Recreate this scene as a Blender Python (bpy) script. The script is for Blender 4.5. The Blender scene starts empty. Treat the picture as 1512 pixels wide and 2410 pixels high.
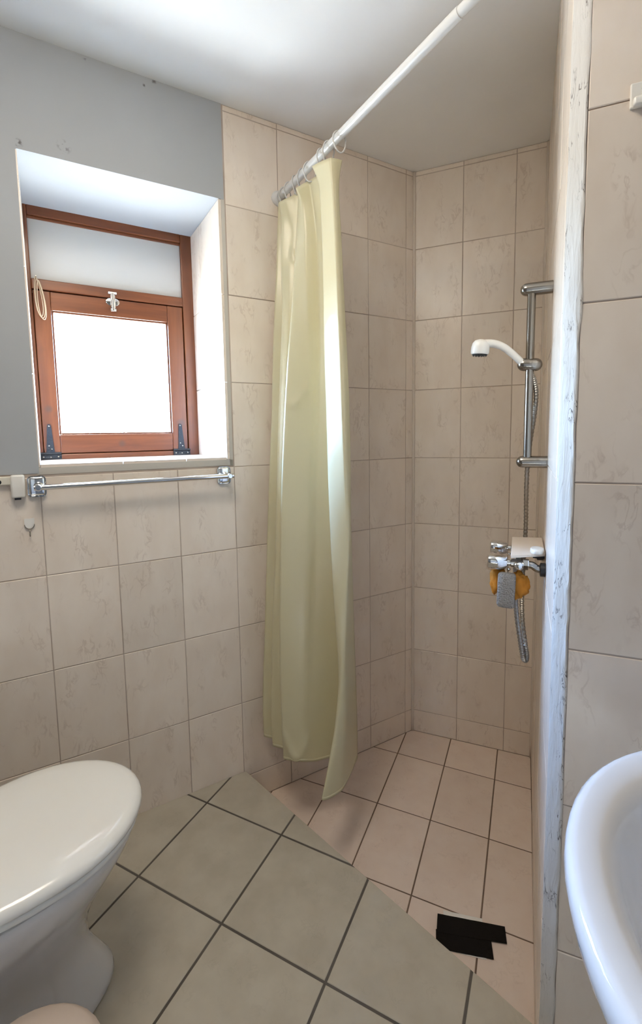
import bpy, bmesh, math, random
from mathutils import Vector, Matrix, noise as mnoise

random.seed(7)
SC = bpy.context.scene
COL = SC.collection
PI = math.pi

# ------------------------------------------------------------------ camera
CAM_POS = Vector((0.4152, -2.1118, 1.4171))
YAW, PITCH, ROLL, FPX = -0.3971, -0.0974, -0.0164, 1097.5
fw = Vector((math.sin(YAW) * math.cos(PITCH), math.cos(YAW) * math.cos(PITCH), math.sin(PITCH)))
rt = Vector((math.cos(YAW), -math.sin(YAW), 0))
up = rt.cross(fw)
r2 = math.cos(ROLL) * rt + math.sin(ROLL) * up
u2 = -math.sin(ROLL) * rt + math.cos(ROLL) * up
cam = bpy.data.cameras.new('camera')
cam.sensor_fit = 'HORIZONTAL'
cam.sensor_width = 36.0
cam.lens = FPX / 1512 * 36.0
cam.shift_x = 8.0 / 1512
cam.shift_y = -75.1 / 1512
cam.clip_start = 0.02
camo = bpy.data.objects.new('camera', cam)
COL.objects.link(camo)
m = Matrix((r2, u2, -fw)).transposed().to_4x4()
m.translation = CAM_POS
camo.matrix_world = m
SC.camera = camo

# ------------------------------------------------------------------ view / world / light
SC.view_settings.view_transform = 'Standard'
SC.view_settings.look = 'None'
SC.view_settings.gamma = 1.0
SC.view_settings.use_curve_mapping = False
SC.view_settings.exposure = 1.93
SC.cycles.max_bounces = 7
SC.cycles.diffuse_bounces = 6
SC.cycles.glossy_bounces = 4
SC.cycles.use_adaptive_sampling = True
SC.cycles.adaptive_threshold = 0.05
SC.cycles.transparent_max_bounces = 8
SC.cycles.sample_clamp_indirect = 14.0
SC.cycles.caustics_reflective = False
SC.cycles.caustics_refractive = False

# clear blue sky over a pale sunlit yard, as the light through the window implies
SKY_ZENITH, SKY_HORIZON, YARD = (0.28, 0.52, 1.0), (0.56, 0.76, 1.0), (0.90, 0.96, 1.0)
SKY_STRENGTH, YARD_STRENGTH = 38.0, 11.0

w = bpy.data.worlds.new('world')
SC.world = w
w.use_nodes = True
wn, wl = w.node_tree.nodes, w.node_tree.links
bg = wn['Background']
geo = wn.new('ShaderNodeTexCoord')
sep = wn.new('ShaderNodeSeparateXYZ')
wl.new(geo.outputs['Generated'], sep.inputs[0])
rmp = wn.new('ShaderNodeValToRGB')
mr = wn.new('ShaderNodeMapRange')
mr.inputs[1].default_value, mr.inputs[2].default_value = -1.0, 1.0
wl.new(sep.outputs['Z'], mr.inputs[0])
wl.new(mr.outputs[0], rmp.inputs[0])
k = YARD_STRENGTH / SKY_STRENGTH
el = rmp.color_ramp.elements
el[0].position, el[0].color = 0.0, (*[c * k for c in YARD], 1)
el[1].position, el[1].color = 1.0, (*SKY_ZENITH, 1)
for pos, col in ((0.492, [c * k for c in YARD]), (0.500, SKY_HORIZON), (0.72, SKY_ZENITH)):
    e = el.new(pos)
    e.color = (*col, 1)
wl.new(rmp.outputs[0], bg.inputs[0])
bg.inputs[1].default_value = SKY_STRENGTH

# left (window) wall frame: s runs from the shower corner towards the viewer, n into the room
A_L = 2.2166
UL = Vector((math.cos(A_L), -math.sin(A_L), 0))
NL = Vector((-UL.y, UL.x, 0))
def L(s, n, z):
    return UL * s + NL * n + Vector((0, 0, z))

WIN_S0, WIN_S1, WIN_Z0, WIN_Z1, DEP = 0.865, 1.455, 1.333, 2.220, 0.35
portal = bpy.data.lights.new('window_portal', 'AREA')
portal.shape = 'RECTANGLE'
portal.size, portal.size_y = 0.50, 0.50
portal.cycles.is_portal = True
po = bpy.data.objects.new('window_portal', portal)
COL.objects.link(po)
pm = Matrix((UL, Vector((0, 0, 1)), -NL)).transposed()
if pm.determinant() < 0:
    pm = Matrix((-UL, Vector((0, 0, 1)), -NL)).transposed()
pm = pm.to_4x4()
pm.translation = L(1.183, -0.43, 1.652)
po.matrix_world = pm

# ------------------------------------------------------------------ materials
def new_mat(name):
    mt = bpy.data.materials.new(name)
    mt.use_nodes = True
    nt = mt.node_tree
    b = nt.nodes['Principled BSDF']
    return mt, nt, b

def simple(name, col, rough=0.5, metal=0.0, spec=0.5, coat=0.0, bump=0.0, bscale=40.0):
    mt, nt, b = new_mat(name)
    b.inputs['Base Color'].default_value = (*col, 1)
    b.inputs['Roughness'].default_value = rough
    b.inputs['Metallic'].default_value = metal
    b.inputs['Specular IOR Level'].default_value = spec
    b.inputs['Coat Weight'].default_value = coat
    b.inputs['Coat Roughness'].default_value = 0.08
    if bump:
        tc = nt.nodes.new('ShaderNodeTexCoord')
        nz = nt.nodes.new('ShaderNodeTexNoise')
        nz.inputs['Scale'].default_value = bscale
        nz.inputs['Detail'].default_value = 4
        bp = nt.nodes.new('ShaderNodeBump')
        bp.inputs['Strength'].default_value = bump
        bp.inputs['Distance'].default_value = 0.01
        nt.links.new(tc.outputs['Object'], nz.inputs['Vector'])
        nt.links.new(nz.outputs['Fac'], bp.inputs['Height'])
        nt.links.new(bp.outputs['Normal'], b.inputs['Normal'])
    return mt

def mix_rgb(nt, fac, a, bcol, mode='MIX'):
    n = nt.nodes.new('ShaderNodeMix')
    n.data_type = 'RGBA'
    n.blend_type = mode
    for sock, v in ((n.inputs[0], fac), (n.inputs[6], a), (n.inputs[7], bcol)):
        if isinstance(v, (int, float)):
            sock.default_value = v
        elif isinstance(v, tuple):
            sock.default_value = (*v, 1)
        else:
            nt.links.new(v, sock)
    return n.outputs[2]

def ramp(nt, src, p0, p1, v0=0.0, v1=1.0):
    r = nt.nodes.new('ShaderNodeMapRange')
    r.inputs[1].default_value = p0
    r.inputs[2].default_value = p1
    r.inputs[3].default_value = v0
    r.inputs[4].default_value = v1
    nt.links.new(src, r.inputs[0])
    return r.outputs[0]

def tile_mat(name, base, vein, pale, rough=0.2, vein_amt=0.55, stretch=0.45, tint=0.045, scale=1.0, spec=0.5, bump=0.0):
    """Glazed ceramic: cloudy tone, brown veins; every tile its own cut of the pattern."""
    mt, nt, b = new_mat(name)
    N = nt.nodes.new
    tc = N('ShaderNodeTexCoord')
    oi = N('ShaderNodeObjectInfo')
    mul = N('ShaderNodeMath'); mul.operation = 'MULTIPLY'; mul.inputs[1].default_value = 37.0
    nt.links.new(oi.outputs['Random'], mul.inputs[0])
    cmb = N('ShaderNodeCombineXYZ')
    for i in range(3):
        nt.links.new(mul.outputs[0], cmb.inputs[i])
    mp = N('ShaderNodeMapping'); mp.inputs['Scale'].default_value = (scale, scale * stretch, scale)
    nt.links.new(tc.outputs['Object'], mp.inputs['Vector'])
    add = N('ShaderNodeVectorMath'); add.operation = 'ADD'
    nt.links.new(mp.outputs[0], add.inputs[0]); nt.links.new(cmb.outputs[0], add.inputs[1])
    cl = N('ShaderNodeTexNoise'); cl.inputs['Scale'].default_value = 14; cl.inputs['Detail'].default_value = 3
    nt.links.new(add.outputs[0], cl.inputs['Vector'])
    vn = N('ShaderNodeTexNoise'); vn.inputs['Scale'].default_value = 42; vn.inputs['Detail'].default_value = 7
    vn.inputs['Distortion'].default_value = 0.7
    nt.links.new(add.outputs[0], vn.inputs['Vector'])
    # thin veins where noise crosses 0.5
    sub = N('ShaderNodeMath'); sub.operation = 'SUBTRACT'; sub.inputs[1].default_value = 0.5
    nt.links.new(vn.outputs['Fac'], sub.inputs[0])
    ab = N('ShaderNodeMath'); ab.operation = 'ABSOLUTE'; nt.links.new(sub.outputs[0], ab.inputs[0])
    vein_f = ramp(nt, ab.outputs[0], 0.0, 0.05, 1.0, 0.0)
    gate = N('ShaderNodeTexNoise'); gate.inputs['Scale'].default_value = 19; gate.inputs['Detail'].default_value = 2
    nt.links.new(cmb.outputs[0], gate.inputs['Vector'])
    add2 = N('ShaderNodeVectorMath'); add2.operation = 'SUBTRACT'
    nt.links.new(mp.outputs[0], add2.inputs[0]); nt.links.new(cmb.outputs[0], add2.inputs[1])
    nt.links.new(add2.outputs[0], gate.inputs['Vector'])
    g = ramp(nt, gate.outputs['Fac'], 0.52, 0.66)
    vm = N('ShaderNodeMath'); vm.operation = 'MULTIPLY'
    nt.links.new(vein_f, vm.inputs[0]); nt.links.new(g, vm.inputs[1])
    vm2 = N('ShaderNodeMath'); vm2.operation = 'MULTIPLY'; vm2.inputs[1].default_value = vein_amt
    nt.links.new(vm.outputs[0], vm2.inputs[0])
    cloud = ramp(nt, cl.outputs['Fac'], 0.35, 0.68)
    c1 = mix_rgb(nt, cloud, base, pale)
    c2 = mix_rgb(nt, vm2.outputs[0], c1, vein)
    tv = ramp(nt, oi.outputs['Random'], 0, 1, 1 - tint, 1 + tint)
    hsv = N('ShaderNodeHueSaturation')
    nt.links.new(c2, hsv.inputs['Color']); nt.links.new(tv, hsv.inputs['Value'])
    nt.links.new(hsv.outputs[0], b.inputs['Base Color'])
    b.inputs['Roughness'].default_value = rough
    b.inputs['Specular IOR Level'].default_value = spec
    if bump:
        bp = N('ShaderNodeBump'); bp.inputs['Strength'].default_value = bump; bp.inputs['Distance'].default_value = 0.004
        nt.links.new(cl.outputs['Fac'], bp.inputs['Height']); nt.links.new(bp.outputs[0], b.inputs['Normal'])
    return mt

def grout_mat(name, col, dark, amt=0.6):
    mt, nt, b = new_mat(name)
    N = nt.nodes.new
    tc = N('ShaderNodeTexCoord')
    nz = N('ShaderNodeTexNoise'); nz.inputs['Scale'].default_value = 6; nz.inputs['Detail'].default_value = 6
    nt.links.new(tc.outputs['Object'], nz.inputs['Vector'])
    f = ramp(nt, nz.outputs['Fac'], 0.42, 0.66, 0, amt)
    nt.links.new(mix_rgb(nt, f, col, dark), b.inputs['Base Color'])
    b.inputs['Roughness'].default_value = 0.9
    b.inputs['Specular IOR Level'].default_value = 0.2
    return mt

def plaster_mat(name, col, spots=()):
    """Matt painted plaster; spots = [(x,y,z,radius,strength)] smudges of soot."""
    mt, nt, b = new_mat(name)
    N = nt.nodes.new
    geo = N('ShaderNodeNewGeometry')
    nz = N('ShaderNodeTexNoise'); nz.inputs['Scale'].default_value = 3.0; nz.inputs['Detail'].default_value = 5
    nt.links.new(geo.outputs['Position'], nz.inputs['Vector'])
    f = ramp(nt, nz.outputs['Fac'], 0.35, 0.7, 0, 1)
    c = mix_rgb(nt, f, col, tuple(x * 0.95 for x in col))
    n2 = N('ShaderNodeTexNoise'); n2.inputs['Scale'].default_value = 70; n2.inputs['Detail'].default_value = 4
    nt.links.new(geo.outputs['Position'], n2.inputs['Vector'])
    for (x, y, z, r, a) in spots:
        d = N('ShaderNodeVectorMath'); d.operation = 'DISTANCE'
        d.inputs[1].default_value = (x, y, z)
        nt.links.new(geo.outputs['Position'], d.inputs[0])
        ff = ramp(nt, d.outputs['Value'], 0, r, a, 0)
        gg = ramp(nt, n2.outputs['Fac'], 0.48, 0.60)
        mm = N('ShaderNodeMath'); mm.operation = 'MULTIPLY'; mm.use_clamp = True
        nt.links.new(ff, mm.inputs[0]); nt.links.new(gg, mm.inputs[1])
        c = mix_rgb(nt, mm.outputs[0], c, (0.10, 0.09, 0.085))
    nt.links.new(c, b.inputs['Base Color'])
    b.inputs['Roughness'].default_value = 0.85
    b.inputs['Specular IOR Level'].default_value = 0.25
    bp = N('ShaderNodeBump'); bp.inputs['Strength'].default_value = 0.12; bp.inputs['Distance'].default_value = 0.006
    n3 = N('ShaderNodeTexNoise'); n3.inputs['Scale'].default_value = 14; n3.inputs['Detail'].default_value = 6
    nt.links.new(geo.outputs['Position'], n3.inputs['Vector'])
    nt.links.new(n3.outputs['Fac'], bp.inputs['Height']); nt.links.new(bp.outputs[0], b.inputs['Normal'])
    return mt

def wood_mat(name, vertical):
    mt, nt, b = new_mat(name)
    N = nt.nodes.new
    geo = N('ShaderNodeNewGeometry')
    mp = N('ShaderNodeMapping'); mp.vector_type = 'TEXTURE'
    mp.inputs['Rotation'].default_value = (0, 0, math.atan2(UL.y, UL.x))
    nt.links.new(geo.outputs['Position'], mp.inputs['Vector'])
    mp2 = N('ShaderNodeMapping')
    mp2.inputs['Scale'].default_value = (42, 42, 3.2) if vertical else (3.2, 42, 42)
    nt.links.new(mp.outputs[0], mp2.inputs['Vector'])
    nz = N('ShaderNodeTexNoise'); nz.inputs['Scale'].default_value = 1.0; nz.inputs['Detail'].default_value = 6
    nz.inputs['Distortion'].default_value = 0.8
    nt.links.new(mp2.outputs[0], nz.inputs['Vector'])
    f = ramp(nt, nz.outputs['Fac'], 0.3, 0.72)
    c = mix_rgb(nt, f, (0.20, 0.060, 0.018), (0.125, 0.033, 0.010))
    n2 = N('ShaderNodeTexNoise'); n2.inputs['Scale'].default_value = 9; n2.inputs['Detail'].default_value = 3
    nt.links.new(geo.outputs['Position'], n2.inputs['Vector'])
    f2 = ramp(nt, n2.outputs['Fac'], 0.60, 0.78, 0, 0.65)
    c = mix_rgb(nt, f2, c, (0.10, 0.033, 0.016))
    # dark knots
    for (s, z, r) in ((1.175, 1.395, 0.016), (1.415, 1.525, 0.016), (0.945, 1.475, 0.02)):
        d = N('ShaderNodeVectorMath'); d.operation = 'DISTANCE'
        d.inputs[1].default_value = tuple(L(s, -DEP, z))
        nt.links.new(geo.outputs['Position'], d.inputs[0])
        fk = ramp(nt, d.outputs['Value'], r * 0.3, r, 0.75, 0)
        c = mix_rgb(nt, fk, c, (0.085, 0.045, 0.032))
    nt.links.new(c, b.inputs['Base Color'])
    b.inputs['Roughness'].default_value = 0.38
    b.inputs['Coat Weight'].default_value = 0.25
    b.inputs['Coat Roughness'].default_value = 0.2
    return mt

WALL_BASE, WALL_VEIN, WALL_PALE = (0.755, 0.66, 0.565), (0.34, 0.225, 0.16), (0.805, 0.72, 0.63)
M = {}
M['tile'] = tile_mat('wall_tile_glaze', WALL_BASE, WALL_VEIN, WALL_PALE, rough=0.27, vein_amt=0.27, spec=0.4)
M['tile_floor'] = tile_mat('shower_floor_tile_glaze', (0.76, 0.63, 0.54), (0.44, 0.32, 0.25), (0.80, 0.68, 0.59), rough=0.42, vein_amt=0.2, stretch=1.0, tint=0.04)
M['tile_main'] = tile_mat('grey_floor_tile_glaze', (0.44, 0.395, 0.315), (0.25, 0.215, 0.165), (0.50, 0.455, 0.37), rough=0.45, vein_amt=0.14, stretch=1.0, tint=0.03)
M['grout'] = grout_mat('wall_grout', (0.50, 0.42, 0.36), (0.25, 0.18, 0.135), 0.5)
M['grout_floor'] = grout_mat('shower_floor_grout', (0.20, 0.14, 0.105), (0.11, 0.075, 0.055))
M['grout_main'] = grout_mat('grey_floor_grout', (0.13, 0.115, 0.10), (0.075, 0.065, 0.055))
sp = [(*L(1.334, 0, 2.257), 0.022, 1.0), (*L(1.446, 0, 2.236), 0.014, 1.2), (*L(1.263, 0, 2.522), 0.012, 0.9),
      (*L(1.07, 0, 2.522), 0.012, 0.9), (*L(1.10, 0, 2.50), 0.006, 1.0)]
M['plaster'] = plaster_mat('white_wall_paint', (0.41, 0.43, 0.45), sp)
M['rear'] = plaster_mat('beige_wall_paint', (0.20, 0.19, 0.18))
M['ceiling'] = plaster_mat('ceiling_paint', (0.88, 0.88, 0.875))
M['margin'] = plaster_mat('bare_plaster_margin', (0.56, 0.53, 0.48))
M['sealant'] = simple('silicone_sealant', (0.66, 0.58, 0.50), 0.45)
M['wood_v'] = wood_mat('stained_pine_upright', True)
M['wood_h'] = wood_mat('stained_pine_level', False)
M['panel'] = simple('painted_board', (0.52, 0.52, 0.51), 0.6, bump=0.05, bscale=20)
M['iron'] = simple('black_iron', (0.025, 0.028, 0.034), 0.45, 0.2, bump=0.2, bscale=120)
M['chrome'] = simple('chrome', (0.80, 0.80, 0.80), 0.07, 1.0)
M['steel'] = simple('brushed_nickel', (0.36, 0.335, 0.30), 0.22, 1.0)
M['hose'] = simple('hose_metal', (0.42, 0.39, 0.35), 0.35, 0.9)
M['plastic'] = simple('white_plastic', (0.80, 0.78, 0.73), 0.35, coat=0.2)
M['ivory'] = simple('ivory_plastic', (0.72, 0.68, 0.58), 0.4)
M['ceramic'] = simple('white_ceramic', (0.68, 0.67, 0.665), 0.07, coat=0.5)
M['lid'] = simple('toilet_seat_plastic', (0.84, 0.83, 0.79), 0.16, coat=0.3)
M['rod'] = simple('white_enamel', (0.66, 0.655, 0.64), 0.3, coat=0.3)
M['ring'] = simple('grey_white_plastic', (0.56, 0.55, 0.53), 0.4)
M['black'] = simple('black_plastic', (0.012, 0.012, 0.012), 0.35)
M['tape'] = simple('black_tape', (0.010, 0.008, 0.007), 0.8, spec=0.12, bump=0.15, bscale=160)
M['pumice'] = simple('pumice', (0.36, 0.325, 0.285), 0.95, spec=0.1, bump=1.0, bscale=260)
M['beige'] = simple('beige_plastic', (0.60, 0.49, 0.41), 0.5)
M['rubber'] = simple('rubber_nozzle', (0.06, 0.06, 0.06), 0.6)
M['twine'] = simple('twine', (0.55, 0.44, 0.32), 0.9)
M['door'] = simple('door_paint', (0.72, 0.70, 0.66), 0.5)
M['earth'] = simple('sunlit_yard', (0.62, 0.58, 0.52), 0.95, bump=0.3, bscale=3)
M['sponge'] = simple('orange_netting', (0.52, 0.19, 0.010), 0.75)

mt, nt, b = new_mat('pale_yellow_vinyl')
b.inputs['Base Color'].default_value = (0.78, 0.725, 0.51, 1)
b.inputs['Roughness'].default_value = 0.32
b.inputs['Coat Weight'].default_value = 0.35
b.inputs['Coat Roughness'].default_value = 0.18
tr = nt.nodes.new('ShaderNodeBsdfTranslucent'); tr.inputs[0].default_value = (0.80, 0.74, 0.44, 1)
mx = nt.nodes.new('ShaderNodeMixShader'); mx.inputs[0].default_value = 0.30
out = nt.nodes['Material Output']
nt.links.new(b.outputs[0], mx.inputs[1]); nt.links.new(tr.outputs[0], mx.inputs[2]); nt.links.new(mx.outputs[0], out.inputs[0])
M['curtain'] = mt

mt, nt, b = new_mat('window_glass')
nt.nodes.remove(b)
tp = nt.nodes.new('ShaderNodeBsdfTransparent'); tp.inputs[0].default_value = (0.96, 0.98, 0.98, 1)
gl = nt.nodes.new('ShaderNodeBsdfGlossy'); gl.inputs['Roughness'].default_value = 0.03
lw = nt.nodes.new('ShaderNodeLayerWeight'); lw.inputs[0].default_value = 0.5
pw = nt.nodes.new('ShaderNodeMath'); pw.operation = 'POWER'; pw.inputs[1].default_value = 5.0
nt.links.new(lw.outputs['Facing'], pw.inputs[0])
fr = nt.nodes.new('ShaderNodeMath'); fr.operation = 'MULTIPLY_ADD'; fr.inputs[1].default_value = 0.93; fr.inputs[2].default_value = 0.04
nt.links.new(pw.outputs[0], fr.inputs[0])
mx = nt.nodes.new('ShaderNodeMixShader')
nt.links.new(fr.outputs[0], mx.inputs[0]); nt.links.new(tp.outputs[0], mx.inputs[1]); nt.links.new(gl.outputs[0], mx.inputs[2])
nt.links.new(mx.outputs[0], nt.nodes['Material Output'].inputs[0])
M['glass'] = mt

# chipped corner plaster: white with dark cracks that run up the edge
mt, nt, b = new_mat('chipped_corner_plaster')
geo = nt.nodes.new('ShaderNodeNewGeometry')
mp = nt.nodes.new('ShaderNodeMapping'); mp.inputs['Scale'].default_value = (80, 80, 17)
nt.links.new(geo.outputs['Position'], mp.inputs['Vector'])
nz = nt.nodes.new('ShaderNodeTexNoise'); nz.inputs['Scale'].default_value = 1.0; nz.inputs['Detail'].default_value = 5; nz.inputs['Distortion'].default_value = 1.2
nt.links.new(mp.outputs[0], nz.inputs['Vector'])
sb = nt.nodes.new('ShaderNodeMath'); sb.operation = 'SUBTRACT'; sb.inputs[1].default_value = 0.5
nt.links.new(nz.outputs['Fac'], sb.inputs[0])
ab = nt.nodes.new('ShaderNodeMath'); ab.operation = 'ABSOLUTE'; nt.links.new(sb.outputs[0], ab.inputs[0])
f1 = ramp(nt, ab.outputs[0], 0.002, 0.022, 1, 0)
n2 = nt.nodes.new('ShaderNodeTexNoise'); n2.inputs['Scale'].default_value = 16; n2.inputs['Detail'].default_value = 2
nt.links.new(geo.outputs['Position'], n2.inputs['Vector'])
f2 = ramp(nt, n2.outputs['Fac'], 0.51, 0.60)
mm = nt.nodes.new('ShaderNodeMath'); mm.operation = 'MULTIPLY'
nt.links.new(f1, mm.inputs[0]); nt.links.new(f2, mm.inputs[1])
nt.links.new(mix_rgb(nt, mm.outputs[0], (0.52, 0.50, 0.47), (0.07, 0.05, 0.04)), b.inputs['Base Color'])
b.inputs['Roughness'].default_value = 0.7
bp = nt.nodes.new('ShaderNodeBump'); bp.inputs['Strength'].default_value = 0.6; bp.inputs['Distance'].default_value = 0.003
nt.links.new(nz.outputs['Fac'], bp.inputs['Height']); nt.links.new(bp.outputs[0], b.inputs['Normal'])
M['chipped'] = mt

# ------------------------------------------------------------------ mesh helpers
def world_origin(p):
    v = Vector((0, 0, 0))
    while p is not None:
        v += p.location
        p = p.parent
    return v

def link(name, me, mat, parent=None, smooth=False):
    o = bpy.data.objects.new(name, me)
    COL.objects.link(o)
    if mat is not None and not me.materials:
        me.materials.append(mat)
    if parent is not None:
        o.parent = parent
    if smooth:
        for p in me.polygons:
            p.use_smooth = True
    return o

def obj(name, bm, mat, parent=None, smooth=False, origin=None, angle=None):
    """bm holds world coordinates; the object sits at its parent's origin, or at `origin`."""
    base = world_origin(parent)
    loc = Vector((0, 0, 0))
    if origin is not None:
        loc = Vector(origin) - base
    bmesh.ops.translate(bm, verts=bm.verts, vec=-(base + loc))
    bmesh.ops.recalc_face_normals(bm, faces=bm.faces)
    me = bpy.data.meshes.new(name)
    bm.to_mesh(me)
    bm.free()
    o = link(name, me, mat, parent, smooth)
    o.location = loc
    if angle is not None:
        me.set_sharp_from_angle(angle=math.radians(angle))
    return o

def tag(o, label=None, cat=None, group=None, kind=None):
    if label: o['label'] = label
    if cat: o['category'] = cat
    if group: o['group'] = group
    if kind: o['kind'] = kind
    return o

def thing(name, loc, label, cat, group=None, kind=None):
    o = bpy.data.objects.new(name, None)
    o.empty_display_size = 0.05
    COL.objects.link(o)
    o.location = loc
    return tag(o, label, cat, group, kind)

def NB():
    return bmesh.new()

def basis(o, x, y, z):
    mm = Matrix((Vector(x).normalized(), Vector(y).normalized(), Vector(z).normalized())).transposed().to_4x4()
    mm.translation = Vector(o)
    return mm

def add_box(bm, Mx, x0, x1, y0, y1, z0, z1, bevel=0.0, seg=2):
    r = bmesh.ops.create_cube(bm, size=1.0)
    vs = r['verts']
    S = Matrix.Diagonal((x1 - x0, y1 - y0, z1 - z0, 1))
    T = Matrix.Translation(((x0 + x1) / 2, (y0 + y1) / 2, (z0 + z1) / 2))
    bmesh.ops.transform(bm, matrix=Mx @ T @ S, verts=vs)
    if bevel:
        es = list({e for v in vs for e in v.link_edges})
        bmesh.ops.bevel(bm, geom=es, offset=bevel, segments=seg, affect='EDGES', profile=0.5)

def frame_from(d):
    d = d.normalized()
    a = Vector((0, 0, 1)) if abs(d.z) < 0.9 else Vector((1, 0, 0))
    x = d.cross(a).normalized()
    return x, d.cross(x).normalized()

def add_tube(bm, pts, rad, seg=10, cap=True, closed=False):
    pts = [Vector(p) for p in pts]
    n = len(pts)
    rads = rad if isinstance(rad, (list, tuple)) else [rad] * n
    rings = []
    px = None
    for i in range(n):
        if closed:
            d = pts[(i + 1) % n] - pts[i - 1]
        else:
            d = pts[min(i + 1, n - 1)] - pts[max(i - 1, 0)]
        d.normalize()
        if px is None:
            x, y = frame_from(d)
        else:
            x = (px - d * px.dot(d)).normalized()
            y = d.cross(x).normalized()
        px = x
        rings.append([bm.verts.new(pts[i] + (x * math.cos(a) + y * math.sin(a)) * rads[i])
                      for a in (2 * PI * k / seg for k in range(seg))])
    m_ = n if closed else n - 1
    for i in range(m_):
        A, B = rings[i], rings[(i + 1) % n]
        for k in range(seg):
            bm.faces.new((A[k], A[(k + 1) % seg], B[(k + 1) % seg], B[k]))
    if cap and not closed:
        bm.faces.new(rings[0][::-1])
        bm.faces.new(rings[-1])

def add_lathe(bm, Mx, prof, seg=24, cap0=True, cap1=True):
    rings = []
    for (r, z) in prof:
        rings.append([bm.verts.new(Mx @ Vector((r * math.cos(a), r * math.sin(a), z)))
                      for a in (2 * PI * k / seg for k in range(seg))])
    for A, B in zip(rings, rings[1:]):
        for k in range(seg):
            bm.faces.new((A[k], A[(k + 1) % seg], B[(k + 1) % seg], B[k]))
    if cap0: bm.faces.new(rings[0][::-1])
    if cap1: bm.faces.new(rings[-1])

def add_loft(bm, rings, cap0=True, cap1=True):
    vr = [[bm.verts.new(p) for p in r] for r in rings]
    n = len(vr[0])
    for A, B in zip(vr, vr[1:]):
        for k in range(n):
            bm.faces.new((A[k], A[(k + 1) % n], B[(k + 1) % n], B[k]))
    if cap0: bm.faces.new(vr[0][::-1])
    if cap1: bm.faces.new(vr[-1])

def catmull(P, t):
    """P list of Vectors, t in 0..len-1"""
    n = len(P)
    i = min(int(t), n - 2)
    f = t - i
    p0, p1, p2, p3 = P[max(i - 1, 0)], P[i], P[i + 1], P[min(i + 2, n - 1)]
    return 0.5 * ((2 * p1) + (p2 - p0) * f + (2 * p0 - 5 * p1 + 4 * p2 - p3) * f * f + (3 * p1 - p0 - 3 * p2 + p3) * f ** 3)

def spline(P, k):
    P = [Vector(p) for p in P]
    m_ = (len(P) - 1) * k
    return [catmull(P, i / k) for i in range(m_ + 1)]

def add_prism(bm, pts2, z0, z1):
    a = [bm.verts.new((x, y, z0)) for x, y in pts2]
    b_ = [bm.verts.new((x, y, z1)) for x, y in pts2]
    n = len(a)
    for k in range(n):
        bm.faces.new((a[k], a[(k + 1) % n], b_[(k + 1) % n], b_[k]))
    bm.faces.new(a[::-1]); bm.faces.new(b_)

# ---- tiles ---------------------------------------------------------------
TILE_T = 0.006
def poly_tile_mesh(pts, t=TILE_T, bev=0.0012):
    """pts: convex CCW polygon (local x,y); front face at z=t with a small bevel."""
    n = len(pts)
    c = [sum(p[i] for p in pts) / n for i in (0, 1)]
    ins = []
    for k in range(n):
        p0, p1, p2 = pts[k - 1], pts[k], pts[(k + 1) % n]
        e1 = Vector((p1[0] - p0[0], p1[1] - p0[1])).normalized()
        e2 = Vector((p2[0] - p1[0], p2[1] - p1[1])).normalized()
        n1, n2_ = Vector((-e1.y, e1.x)), Vector((-e2.y, e2.x))
        bis = n1 + n2_
        if bis.length < 1e-6:
            bis = n1
        bis.normalize()
        k_ = bev / max(0.35, bis.dot(n1))
        ins.append((p1[0] + bis.x * k_, p1[1] + bis.y * k_))
    v = [(x, y, 0) for x, y in pts] + [(x, y, t - bev * 0.8) for x, y in pts] + [(x, y, t) for x, y in ins]
    f = []
    for k in range(n):
        q = (k + 1) % n
        f.append((k, q, n + q, n + k))
        f.append((n + k, n + q, 2 * n + q, 2 * n + k))
    f.append(tuple(range(2 * n, 3 * n)))
    me = bpy.data.meshes.new('tile')
    me.from_pydata(v, [], f)
    return me

_tc = {}
def rect_tile(w_, h_, mat, t=TILE_T):
    key = (round(w_, 4), round(h_, 4), mat.name, t)
    if key not in _tc:
        me = poly_tile_mesh([(-w_ / 2, -h_ / 2), (w_ / 2, -h_ / 2), (w_ / 2, h_ / 2), (-w_ / 2, h_ / 2)], t)
        me.materials.append(mat)
        _tc[key] = me
    return _tc[key]

GAP = 0.0026
GD = 0.0016          # how far the joints lie behind the tile faces
def wall_tile(parent, Fm, x0, x1, y0, y1, mat=None, t=TILE_T, z=0.0, jitter=0.0006):
    """Fm: basis with local x along wall, y up, z out of the wall."""
    mat = mat or M['tile']
    w_, h_ = x1 - x0 - GAP, y1 - y0 - GAP
    if w_ < 0.004 or h_ < 0.004:
        return None
    o = bpy.data.objects.new('tile', rect_tile(w_, h_, mat, t))
    COL.objects.link(o)
    o.parent = parent
    R = Matrix.Rotation(random.uniform(-1, 1) * 0.0022, 4, 'X') @ Matrix.Rotation(random.uniform(-1, 1) * 0.0022, 4, 'Y') if jitter else Matrix()
    T = Matrix.Translation(((x0 + x1) / 2, (y0 + y1) / 2, z + random.uniform(-1, 1) * jitter))
    o.matrix_world = Fm @ T @ R
    return o

def clip_poly(poly, a, nrm):
    """keep the side where (p-a).nrm >= 0"""
    outp = []
    for k in range(len(poly)):
        p, q = poly[k], poly[(k + 1) % len(poly)]
        dp = (p[0] - a[0]) * nrm[0] + (p[1] - a[1]) * nrm[1]
        dq = (q[0] - a[0]) * nrm[0] + (q[1] - a[1]) * nrm[1]
        if dp >= 0:
            outp.append(p)
        if dp * dq < 0:
            f = dp / (dp - dq)
            outp.append((p[0] + (q[0] - p[0]) * f, p[1] + (q[1] - p[1]) * f))
    return outp

def clip_convex(poly, region):
    """region CCW"""
    for k in range(len(region)):
        a, b_ = region[k], region[(k + 1) % len(region)]
        e = (b_[0] - a[0], b_[1] - a[1])
        poly = clip_poly(poly, a, (-e[1], e[0]))
        if len(poly) < 3:
            return []
    return poly

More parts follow.
